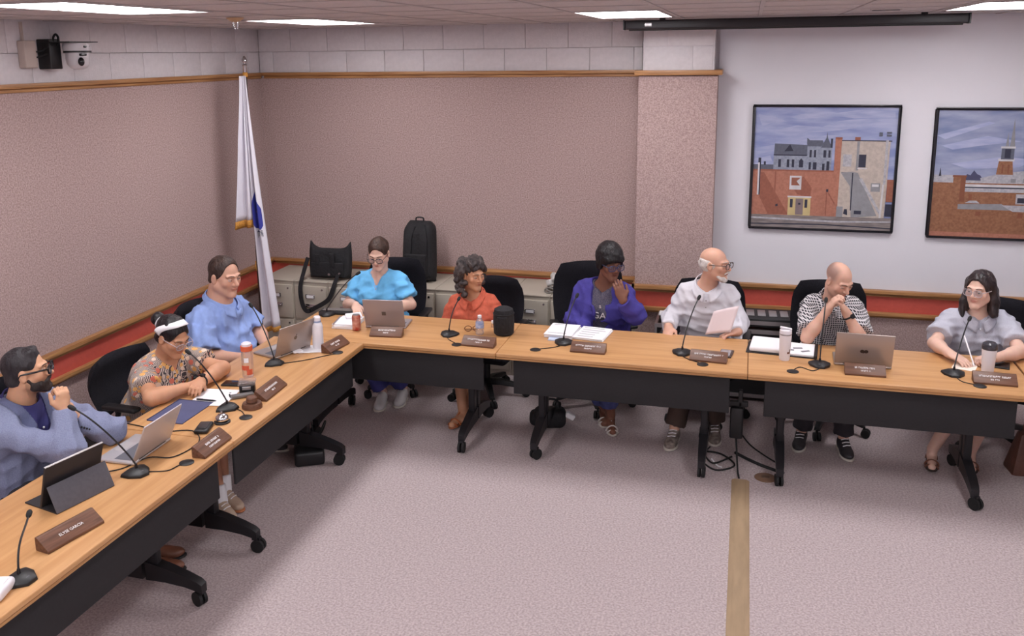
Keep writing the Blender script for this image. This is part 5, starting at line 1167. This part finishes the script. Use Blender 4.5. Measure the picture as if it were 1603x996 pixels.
def b_check(nt, P, tc):
    L = nt.links.new; sx = nt.nodes.new('ShaderNodeSeparateXYZ'); L(tc.outputs['Object'], sx.inputs[0])
    nn = nt.nodes.new('ShaderNodeTexNoise'); nn.inputs['Scale'].default_value = 6; L(tc.outputs['Object'], nn.inputs['Vector'])
    def wave(sock, fq):
        a = nt.nodes.new('ShaderNodeMath'); a.operation = 'MULTIPLY_ADD'; L(sock, a.inputs[0]); a.inputs[1].default_value = fq; L(nn.outputs[0], a.inputs[2])
        s = nt.nodes.new('ShaderNodeMath'); s.operation = 'SINE'; L(a.outputs[0], s.inputs[0]); return s.outputs[0]
    h = nt.nodes.new('ShaderNodeMath'); h.operation = 'MULTIPLY_ADD'; L(sx.outputs[1], h.inputs[0]); h.inputs[1].default_value = .35; L(sx.outputs[0], h.inputs[2])
    m1 = nt.nodes.new('ShaderNodeMath'); m1.operation = 'MAXIMUM'; L(wave(h.outputs[0], 430), m1.inputs[0]); L(wave(sx.outputs[2], 430), m1.inputs[1])
    rp = nt.nodes.new('ShaderNodeValToRGB'); L(m1.outputs[0], rp.inputs[0]); rp.color_ramp.elements[0].position = .35; rp.color_ramp.elements[1].position = .75
    rp.color_ramp.elements[0].color = (*lin(40, 40, 50), 1); rp.color_ramp.elements[1].color = (*lin(212, 208, 212), 1); L(rp.outputs[0], P.inputs['Base Color'])
M_check = weave('black_white_check', b_check)
def b_print(nt, P, tc):
    L = nt.links.new
    w_ = nt.nodes.new('ShaderNodeTexWave'); w_.inputs['Scale'].default_value = 50; w_.inputs['Distortion'].default_value = 5; w_.inputs['Detail'].default_value = 0; L(tc.outputs['Object'], w_.inputs['Vector'])
    r1 = nt.nodes.new('ShaderNodeValToRGB'); L(w_.outputs['Fac'], r1.inputs[0]); r1.color_ramp.interpolation = 'CONSTANT'; r1.color_ramp.elements[0].color = (*lin(72, 66, 72), 1); r1.color_ramp.elements[1].position = .5; r1.color_ramp.elements[1].color = (*lin(214, 196, 186), 1)
    v = nt.nodes.new('ShaderNodeTexVoronoi'); v.inputs['Scale'].default_value = 24; L(tc.outputs['Object'], v.inputs['Vector'])
    r2 = nt.nodes.new('ShaderNodeValToRGB'); L(v.outputs['Distance'], r2.inputs[0]); r2.color_ramp.interpolation = 'CONSTANT'; r2.color_ramp.elements[0].color = (1, 1, 1, 1); r2.color_ramp.elements[1].position = .4; r2.color_ramp.elements[1].color = (0, 0, 0, 1)
    sp = nt.nodes.new('ShaderNodeSeparateColor'); L(v.outputs['Color'], sp.inputs[0]); r3 = nt.nodes.new('ShaderNodeValToRGB'); L(sp.outputs[0], r3.inputs[0]); r3.color_ramp.interpolation = 'CONSTANT'
    r3.color_ramp.elements[0].color = (*lin(226, 172, 104), 1); r3.color_ramp.elements[1].position = .55; r3.color_ramp.elements[1].color = (*lin(212, 118, 100), 1); e = r3.color_ramp.elements.new(.75); e.color = (*lin(232, 208, 190), 1)
    mx = nt.nodes.new('ShaderNodeMixRGB'); L(r2.outputs[0], mx.inputs[0]); L(r1.outputs[0], mx.inputs[1]); L(r3.outputs[0], mx.inputs[2]); L(mx.outputs[0], P.inputs['Base Color'])
M_print = weave('bold_print', b_print)
def shoes_of(mu, ms, **k): return lambda t, o, toe, dr: shoe(t, o, toe, dr, mu, ms, **k)
M_sole = mat('pale_sole', (196, 188, 180), rough=.7)
def buttons(c, n=3, m=None, x=0.0, top=.06, step=.05, off=.122):
    b = MB(); o = c['org']
    for i in range(n): p = c['N']+c['F']*(off+.004*i)-c['U']*(top+step*i)+c['side']*x-o; b.ell(p, (.006, .006, .006), None, 8, 6)
    b.build('buttons', m or M_paper, c['t'])

# 1 woman in scrubs
def f1(c):
    G, R = c['G'], c['R']; m = hairmat('brown', (74, 54, 46), (50, 36, 32))
    sd = hair_cap(G, R, thick=.007, hairline=.082, nape=-.06); sd.el(G(0, -.125, .03), (.035, .03, .035), R, k=.02); hair_obj(c, sd, m, .0016)
    specs(c['t'], c['org'], G, R, mat('dark_frame', (46, 40, 44), rough=.3), tint=.3)
    sd = SDF(); N, F, U, s_ = c['N'], c['F'], c['U'], c['side']
    for s in (-1, 1): sd.rc(N+s_*s*.055+F*.045+U*.015, N+F*.125-U*.095, .009, .007, k=.01)
    sdf_mesh(sd, 'neckline_band', mat('scrub_trim', (150, 170, 206), rough=.8), c['t'], c['org'], .005)
person('woman in light blue scrubs looking down at her laptop in the corner', dict(P=(1.63, -1.06, .55), N=(1.62, -1.13, .985), H=(1.65, -1.21, 1.175), SR=(1.45, -1.12, .935), SL=(1.79, -1.12, .945), ER=(1.37, -1.22, .745), EL=(1.91, -1.22, .775), WR=(1.53, -1.42, .80), WL=(1.80, -1.41, .795),
       KR=(1.55, -1.46, .5), KL=(1.74, -1.46, .5), AR=(1.72, -1.40, .1), AL=(1.85, -1.29, .1), TR=(1.757, -1.60, 0), TL=(1.875, -1.49, 0)), 'fair', (.1, -.9, -.36), BK, [shirt(M_scrub, .72, .02, vdepth=.085, vw=.05, loose=.02, amp=.009, seed=4, name='scrub_top'), f1], (M_scrubp, .93, .012), shoes_of(mat('white_clog', (196, 192, 194), rough=.5), M_sole, L=.25, w=.05),
       bust=.02, w=1.02, hands=((V(.5, -.8, -.15), V(0, 0, -1), .5), (V(.2, -1, -.1), V(0, 0, -1), .5)), seed=1)
# 2 woman in orange
def f2(c):
    G, R = c['G'], c['R']; m = hairmat('greybrown_curls', (84, 74, 72), (44, 38, 40), .6); sd = SDF(); rr = np.random.RandomState(5)
    sd.el(G(0, -.03, .045), (.082, .10, .088), R, k=.02)
    for i in range(150):
        a = rr.uniform(-math.pi, math.pi); z = rr.uniform(-.15, .125); 
        if z > .05: rad = .09*math.sqrt(max(.05, 1-((z-.03)/.115)**2))+.014
        else: rad = .098+.018*rr.rand()-max(0, -.06-z)*.2
        x, y = rad*math.sin(a)*.98, -.03+rad*math.cos(a)*1.08
        if y > .035 and z < .062: continue
        if abs(x) < .055 and y > -.0 and z < .04: continue
        sd.el(G(x, y, z), (rr.uniform(.016, .027),)*3, None, k=.008)
    sd.el(G(0, .115, -.03), (.066, .075, .085), R, k=.006, op='s')
    hair_obj(c, sd, m, .0035, 8, 2.6, .006); buttons(c, 3, M_orangeS)
    b = MB(); o = c['org']; b.ell(G(.083, -.0, -.045)-o, (.007,)*3).ell(G(-.083, -.0, -.045)-o, (.007,)*3).build('earring', M_gold, c['t'])
person('woman in an orange shirt with curly grey-brown hair turned aside', dict(P=(2.41, -1.04, .50), N=(2.395, -1.13, .86), H=(2.415, -1.19, 1.04), SR=(2.25, -1.12, .80), SL=(2.54, -1.11, .81), ER=(2.19, -1.13, .60), EL=(2.60, -1.12, .60), WR=(2.33, -1.34, .60), WL=(2.47, -1.34, .60),
       KR=(2.36, -1.42, .46), KL=(2.47, -1.42, .46), AR=(2.43, -1.56, .1), AL=(2.47, -1.46, .1), TR=(2.40, -1.76, 0), TL=(2.46, -1.66, 0)), 'tan', (.80, -.58, -.1), BK, [shirt(M_orangeS, .9, .014, vdepth=.06, vw=.035, loose=.022, amp=.004, seed=9), collar(M_orangeS, .95), f2], (M_khaki, .5, .02), shoes_of(mat('tan_sandal', (186, 106, 62), rough=.5), mat('tan_sole', (150, 90, 60), rough=.6), L=.24, open_=1, w=.04),
       w=.9, bust=.015, hands=((V(.6, -.6, 0), V(0, 0, -1), .6), (V(-.6, -.6, 0), V(0, 0, -1), .6)), barefoot=True, seed=2, headscale=.97, nr=.05)
# 3 person in purple jacket
def vcut(depth, wd, wd2=.03, f0=.12, f1=.15):
    def f(c, sd): N, F, U = c['N'], c['F'], c['U']; sd.rc(N+F*f0+U*.04, N+F*f1-U*depth, wd, wd2, k=.006, op='s')
    return f
def f3(c):
    G, R = c['G'], c['R']; m = hairmat('black', (30, 27, 30), (18, 16, 19), .4)
    sd = hair_cap(G, R, thick=.026, top=.010, hairline=.045, nape=-.075, side=.028); sd.rc(G(-.05, .075, .055), G(.05, .075, .055), .024, k=.02); sd.rc(G(.078, .02, .04), G(.08, .01, -.02), .018, k=.015); sd.rc(G(-.078, .02, .04), G(-.08, .01, -.02), .018, k=.015); hair_obj(c, sd, m, .0015)
    specs(c['t'], c['org'], G, R, mat('navy_frame', (40, 46, 84), rough=.3), r=(.028, .022), tint=.35, thick=1.3, lensc=(80, 92, 130))
    N, F, U, s_, o = c['N'], c['F'], c['U'], c['side'], c['org']
    Rl = np.stack([s_, U, F], 1)
    for body, sz, dz, off in (('GA', .075, .165, .178), ('s', .05, .10, .150)):
        me = textmesh(body, sz); me.materials.append(M_text); ob = bpy.data.objects.new('shirt_lettering', me); link(ob, c['t']); M4 = Matrix(Rl.tolist()).to_4x4(); ob.matrix_local = Matrix.Translation(Vector(N+F*off-U*dz-o)) @ M4
person('person in a purple jacket with short black hair, hand on chin', dict(P=(3.40, -1.03, .55), N=(3.425, -1.12, .995), H=(3.475, -1.19, 1.185), SR=(3.265, -1.10, .945), SL=(3.575, -1.11, .945), ER=(3.21, -1.17, .735), EL=(3.675, -1.27, .82), WR=(3.34, -1.36, .69), WL=(3.60, -1.38, .965),
       KR=(3.34, -1.44, .5), KL=(3.48, -1.44, .5), AR=(3.46, -1.30, .1), AL=(3.53, -1.42, .1), TR=(3.49, -1.47, 0), TL=(3.575, -1.60, 0)), 'dark', (.55, -.8, -.16), BK, [shirt(M_dot, .2, .016, loose=.004, vdepth=.05, vw=.04, seed=31, name='blouse', amp=.002), shirt(M_purple, infl=.034, neck=.08, loose=.026, longsl=True, amp=.009, seed=12, name='jacket', cutf=vcut(.42, .085, .06), cuff=.96), f3], (M_jean, .85, .015), shoes_of(mat('white_sandal', (206, 200, 198), rough=.5), M_sole, L=.24, open_=1, w=.042),
       w=1.06, bust=.03, hands=((V(.3, -.9, 0), V(0, 0, -1), .4), (V(-.35, .05, .95), V(-.2, .9, .1), .55)), barefoot=True, seed=3, nr=.052)
# 4 bearded man
def f4(c):
    G, R = c['G'], c['R']; m = hairmat('white', (222, 216, 212), (188, 180, 178), .6)
    sd = SDF()
    sd.el(G(0, -.026, .004), (.081, .094, .075), R, k=.01); sd.el(G(0, .03, .09), (.10, .13, .062), R, k=.012, op='s'); sd.el(G(0, .10, -.03), (.10, .098, .12), R, k=.01, op='s'); sd.cc(G(0, -.05, -.2), G(0, -.05, -.062), .15, k=.01, op='s')
    hair_obj(c, sd, m, .003, 5, 2)
    sd = SDF()
    for s in (-1, 1): sd.rc(G(s*.056, .02, -.05), G(s*.032, .066, -.092), .011, .016, k=.015); sd.rc(G(s*.005, .107, -.043), G(s*.03, .09, -.056), .007, .006, k=.006)
    sd.rc(G(-.02, .078, -.098), G(.02, .078, -.098), .019, k=.02); sd.el(G(0, .08, -.112), (.02, .014, .014), R, k=.015)
    sd.el(G(0, .104, -.058), (.02, .014, .008), R, k=.004, op='s'); hair_obj(c, sd, m, .002, 6, 2, .005, 'beard')
    specs(c['t'], c['org'], G, R, mat('brown_frame', (70, 50, 46), rough=.3), r=(.028, .02), tint=.35, thick=1.3)
    buttons(c, 4, mat('grey_button_s', (140, 136, 140), rough=.4))
    N, F, U, s_, o = c['N'], c['F'], c['U'], c['side'], c['org']
    MB().ell(N+F*.115-U*.12+s_*.085-o, (.008, .004, .006)).build('chest_logo', M_black, c['t'])
person('bald white-bearded man in a pale long-sleeved shirt looking aside', dict(P=(4.17, -1.03, .55), N=(4.175, -1.12, 1.035), H=(4.225, -1.18, 1.215), SR=(4.02, -1.10, .985), SL=(4.335, -1.10, .985), ER=(3.925, -1.14, .79), EL=(4.41, -1.17, .79), WR=(3.925, -1.37, .785), WL=(4.40, -1.37, .78),
       KR=(4.08, -1.46, .5), KL=(4.26, -1.46, .5), AR=(4.00, -1.56, .1), AL=(4.27, -1.40, .1), TR=(3.975, -1.75, 0), TL=(4.28, -1.6, 0)), 'red', (.93, -.36, -.02), BK, [shirt(M_whiteS, infl=.018, longsl=True, loose=.015, amp=.008, seed=21, vdepth=.05, vw=.03), collar(M_whiteS, 1.0), f4], (M_brownt, .94, .02), shoes_of(mat('grey_sneaker', (150, 138, 130), rough=.6, col2=(96, 84, 80), vscale=40), M_sole, L=.28, up=1, w=.05),
       w=1.05, hands=((V(.05, -.8, -.5), V(.3, .2, -1), .5), (V(-.75, -.45, -.1), V(-.1, -.3, -1), .6)), brow=(190, 182, 178), seed=4)
t = thing('held_paper', 'pinkish sheet of paper held by the bearded man', 'paper', (4.28, -1.45, .77))
MB().grid(lambda u, v: V(-.085+.17*u+.05*v-.01, .06*v-.0+.012*math.sin(u*3), -.0+.155*v+.05*u*v+.03*u*(1-v)), 8, 8).build('sheet', mat('pink_paper', (216, 198, 200), rough=.8), t).modifiers.new('thickness', 'SOLIDIFY').thickness = .001
# 5 bald man
def f5(c): watch(c, 'L', M_rubber, f=.86); buttons(c, 4, M_paper)
person('bald man in a black and white checked shirt, hands clasped at his mouth', dict(P=(5.03, -1.02, .55), N=(5.03, -1.165, .995), H=(5.05, -1.265, 1.165), SR=(4.885, -1.13, .955), SL=(5.175, -1.13, .96), ER=(4.855, -1.46, .80), EL=(5.20, -1.46, .80), WR=(4.975, -1.44, 1.0), WL=(5.095, -1.44, .985),
       KR=(4.92, -1.44, .5), KL=(5.12, -1.44, .5), AR=(4.86, -1.38, .1), AL=(5.13, -1.43, .1), TR=(4.825, -1.56, 0), TL=(5.16, -1.62, 0)), 'pink', (.52, -.72, -.42), BK, [shirt(M_check, .78, .017, loose=.02, amp=.007, seed=41, vdepth=.04, vw=.03, base=.0085), collar(M_check, 1.0), f5], (M_darkt, .94, .012), shoes_of(mat('black_sneaker', (44, 42, 46), rough=.6), M_sole, L=.28, up=1, w=.048),
       buzz=.85, beard=.35, hands=((V(.45, -.12, .8), V(.55, .1, -.3), .95), (V(-.5, -.12, .8), V(-.55, .1, -.3), .95)), seed=5, w=1.02, brow=(70, 52, 44))
# 6 long haired woman
def f6(c):
    G, R = c['G'], c['R']; m = hairmat('dark', (58, 46, 46), (30, 24, 27), .35)
    sd = hair_cap(G, R, thick=.012, hairline=.084, nape=-.09, side=.03)
    for s in (-1, 1):
        sd.rc(G(s*.075, -.01, .04), G(s*.088, -.02, -.07), .022, .028, k=.03); sd.rc(G(s*.088, -.02, -.07), G(s*.095, -.0, -.15), .028, .03, k=.03)
    sd.rc(G(0, -.08, .0), G(0, -.085, -.13), .05, .045, k=.04); sd.rc(G(.05, -.07, -.02), G(.07, -.06, -.15), .04, .035, k=.03); sd.rc(G(-.05, -.07, -.02), G(-.07, -.06, -.15), .04, .035, k=.03)
    g_ = c; sd.rc(G(.09, .01, -.10), G(.085, .055, -.21), .028, .016, k=.03)
    hair_obj(c, sd, m, .0022, 14, 2.0)
    specs(c['t'], c['org'], G, R, mat('clear_frame', (176, 164, 168), rough=.2), r=(.027, .022), tint=.2); buttons(c, 3, M_paper)
    b = MB(); o = c['org']; w_ = c['g']['WL']; tip = V(5.835, -1.665, .757); top = V(5.80, -1.50, .90)
    MB().cyl(tip-o, top-o, .0045, n=8).build('pen', M_paper, c['t'])
person('woman with long dark hair in a light grey short-sleeved shirt at the right edge', dict(P=(5.97, -1.04, .53), N=(5.95, -1.13, .955), H=(5.935, -1.20, 1.135), SR=(5.785, -1.12, .905), SL=(6.115, -1.12, .91), ER=(5.655, -1.38, .80), EL=(6.15, -1.44, .80), WR=(5.71, -1.57, .795), WL=(5.97, -1.60, .80),
       KR=(5.86, -1.44, .48), KL=(6.02, -1.44, .48), AR=(5.68, -1.48, .1), AL=(5.92, -1.44, .1), TR=(5.655, -1.64, 0), TL=(5.90, -1.61, 0)), 'fair', (-.55, -.8, -.06), BK, [shirt(M_greyS, .72, .018, loose=.024, amp=.008, seed=51, vdepth=.06, vw=.035), collar(M_greyS, 1.0, .04), f6], (M_darkt, .45, .02), shoes_of(mat('brown_sandal', (120, 76, 60), rough=.5), mat('dark_sole', (60, 48, 44), rough=.6), L=.24, open_=1, w=.042),
       bust=.02, w=1.04, hands=((V(.55, -.75, -.1), V(0, 0, -1), .35), (V(-.9, -.3, .05), V(.1, -.2, -1), .9)), barefoot=True, seed=6, nr=.05)
# 7 man in polo
def f7(c):
    G, R = c['G'], c['R']; m = hairmat('shortbrown', (70, 52, 46), (48, 36, 34)); hair_obj(c, hair_cap(G, R, w=1.05, thick=.006, hairline=.098, nape=-.05, side=.026, rec=.04), m, .0012)
    buttons(c, 2, M_navy); sd = SDF(); N, F, U = c['N'], c['F'], c['U']; sd.rc(N+F*.118-U*.04, N+F*.135-U*.13, .012, k=.01); sdf_mesh(sd, 'placket', M_polo, c['t'], c['org'], .006)
person('heavy-set man in a sky blue polo shirt at the left table', dict(P=(.80, -2.26, .56), N=(.89, -2.28, 1.025), H=(.955, -2.285, 1.215), SR=(.86, -2.49, .955), SL=(.86, -2.06, .955), ER=(.97, -2.60, .73), EL=(1.0, -1.98, .73), WR=(1.14, -2.42, .68), WL=(1.15, -2.14, .68),
       KR=(1.22, -2.38, .5), KL=(1.22, -2.16, .5), AR=(1.25, -2.38, .1), AL=(1.25, -2.16, .1), TR=(1.42, -2.38, 0), TL=(1.42, -2.16, 0)), 'red', (.93, -.28, -.16), LF, [shirt(M_polo, .8, .017, loose=.028, amp=.011, seed=61, sc=.8), collar(M_polo, 1.2, .04), f7], (M_darkt, .94, .012), shoes_of(mat('black_sneaker', (44, 42, 46)), M_sole, L=.28, up=1),
       w=1.28, d=1.3, belly=.07, hands=((V(.7, .5, -.3), V(0, 0, -1), .5), (V(.7, -.5, -.3), V(0, 0, -1), .5)), headw=1.06, jaw=1.18, nr=.084, seed=7, headscale=1.13, arm=1.22, beard=.12)
# 8 woman with headband
def f8(c):
    G, R = c['G'], c['R']; m = hairmat('black2', (40, 34, 38), (22, 19, 22), .35); sd = hair_cap(G, R, thick=.010, hairline=.078, nape=-.065, side=.03); sd.el(G(0, -.145, .035), (.042, .04, .042), R, k=.015); hair_obj(c, sd, m, .0018)
    o = c['org']; P = []
    for a in np.linspace(-1.75, 1.75, 26): P.append(G(.0875*math.sin(a), .012+.03*math.cos(a)-.055*abs(math.sin(a))**3, .036+.094*math.cos(a)))
    vs = []; 
    for p in P: vs += [p+R@V(0, -.024, .0)-o, p+R@V(0, .022, -.004)-o]
    bnd = MB().add(vs, [(2*i, 2*i+1, 2*i+3, 2*i+2) for i in range(25)]).build('headband', M_paper, c['t'], sharp=180); bnd.modifiers.new('thickness', 'SOLIDIFY').thickness = .005
    MB().tube([G(.034*math.cos(a), -.112, .03+.034*math.sin(a))-o for a in np.linspace(0, 6.28, 16)[:-1]], .012, n=8, closed=True).build('scrunchie', mat('white_scrunchie', (220, 216, 220), rough=.9, var=.2, vscale=60), c['t'])
    specs(c['t'], c['org'], G, R, mat('clear_frame', (176, 164, 168)), tint=.22); watch(c, 'L', M_rubber, f=.92)
person('woman with a white headband and bold patterned blouse looking down at papers', dict(P=(.82, -3.02, .53), N=(1.02, -3.09, .905), H=(1.13, -3.15, 1.065), SR=(.98, -3.27, .855), SL=(1.0, -2.92, .855), ER=(1.19, -3.47, .80), EL=(1.31, -2.93, .80), WR=(1.275, -3.29, .80), WL=(1.315, -3.18, .80),
       KR=(1.30, -3.16, .49), KL=(1.28, -3.0, .49), AR=(1.45, -3.27, .1), AL=(1.40, -3.15, .1), TR=(1.60, -3.36, 0), TL=(1.57, -3.22, 0)), 'tan', (.86, -.22, -.42), LF, [shirt(M_print, .62, .017, loose=.03, amp=.004, seed=71, neck=.07, vdepth=.05, vw=.04, base=.0085, name='blouse'), f8], (mat('white_skirt', (196, 188, 186), rough=.85), .12, .02), shoes_of(mat('tan_sneaker', (196, 172, 152), rough=.6), mat('gum_sole', (178, 110, 72), rough=.6), L=.25, up=1),
       w=1.12, d=1.1, bust=.03, hands=((V(.55, .85, .05), V(.2, .1, -.9), .8), (V(.35, -.85, .1), V(-.3, .1, -.9), .8)), seed=8, nr=.055, arm=1.12, socks=M_paper)
for hlf in ('R', 'L'): pass
# 9 man in blazer
def f9(c):
    G, R = c['G'], c['R']; m = hairmat('saltpepper', (58, 54, 58), (34, 31, 35)); sd = hair_cap(G, R, thick=.004, top=.002, hairline=.085, nape=-.06, side=.024); sd.rc(G(-.03, .04, .104), G(.035, .035, .104), .014, k=.03); hair_obj(c, sd, m, .0011, 22, 2)
    sd = SDF()
    for s in (-1, 1): sd.rc(G(s*.064, .012, -.035), G(s*.05, .03, -.075), .010, .014, k=.015); sd.rc(G(s*.05, .03, -.075), G(s*.02, .075, -.098), .016, .02, k=.015); sd.rc(G(s*.003, .103, -.042), G(s*.03, .088, -.06), .0065, .008, k=.006); sd.rc(G(s*.03, .086, -.058), G(s*.022, .085, -.085), .008, .01, k=.01); sd.el(G(s*.046, .042, -.066), (.018, .034, .026), R, k=.02)
    sd.el(G(0, .08, -.098), (.03, .022, .02), R, k=.015); sd.el(G(0, .104, -.057), (.02, .014, .008), R, k=.004, op='s'); hair_obj(c, sd, hairmat('beard', (62, 52, 50), (38, 32, 33)), .0015, 3, 2, .0045, 'beard')
    specs(c['t'], c['org'], G, R, mat('thick_black_frame', (22, 20, 24), rough=.3), r=(.027, .021), th=.003, thick=1.6, tint=.2)
    N, F, U, s_ = c['N'], c['F'], c['U'], c['side']; o = c['org']
    wv = lambda u: np.where(u < 0, .047*np.clip(1+u/.27, 0, 1), .047+.35*u)
    over_patch(c, 'shirt_front', M_navy, .039, lambda s, q, u: (q > .02) & (u > -.27) & (np.abs(s) < wv(u)+.004), 82, .008, .066)
    M_lap = mat('blazer_lapel', (92, 98, 130), rough=.85, var=.08, vscale=200)
    for sg in (-1, 1): over_patch(c, 'lapel', M_lap, .043, lambda s, q, u: (q > -.03) & (u > -.27) & (s*sg > wv(u)) & (s*sg < wv(u)+.012+.04*np.clip((u+.27)/.12, 0, 1)), 82, .008, .070)
    buttons(c, 3, M_paper, top=.07, off=.158); 
    b = MB(); E_, W_ = c['g']['EL'], c['g']['WL']; dd = nrm(W_-E_); n_ = nrm(np.cross(dd, V(0, 1, 0)))
    for i in range(4): b.ell(lerp(E_, W_, .62+.07*i)+V(.03, -.045, 0)-o, (.006,)*3, None, 8, 6)
    b.build('cuff_button', M_black, c['t'])
person('bearded man in thick black glasses and grey-blue blazer, fist at his chin', dict(P=(.80, -4.10, .56), N=(.90, -4.11, .985), H=(.965, -4.105, 1.17), SR=(.87, -4.32, .93), SL=(.89, -3.91, .93), ER=(1.245, -4.19, .805), EL=(1.30, -3.93, .805), WR=(1.14, -4.085, .97), WL=(1.165, -4.03, .89),
       KR=(1.22, -4.16, .5), KL=(1.22, -3.98, .5), AR=(1.35, -3.95, .1), AL=(1.28, -3.85, .1), TR=(1.60, -3.84, 0), TL=(1.52, -3.72, 0)), 'olive', (.80, .52, .06), LF, [collar(M_navy, 1.0), shirt(M_blazer, infl=.036, neck=.074, loose=.017, longsl=True, amp=.008, seed=82, name='blazer', cuff=.95), f9], (M_darkt, .93, .012), shoes_of(mat('brown_leather_shoe', (122, 78, 60), rough=.4), mat('black_sole', (36, 32, 32), rough=.6), L=.29, w=.048),
       w=1.12, d=1.1, beard=.55, hands=((V(-.0, .1, .9), V(-.8, .2, 0), 1.5), (V(-.15, -.1, .9), V(-.6, -.5, 0), 1.5)), seed=9, nr=.062, arm=1.05)
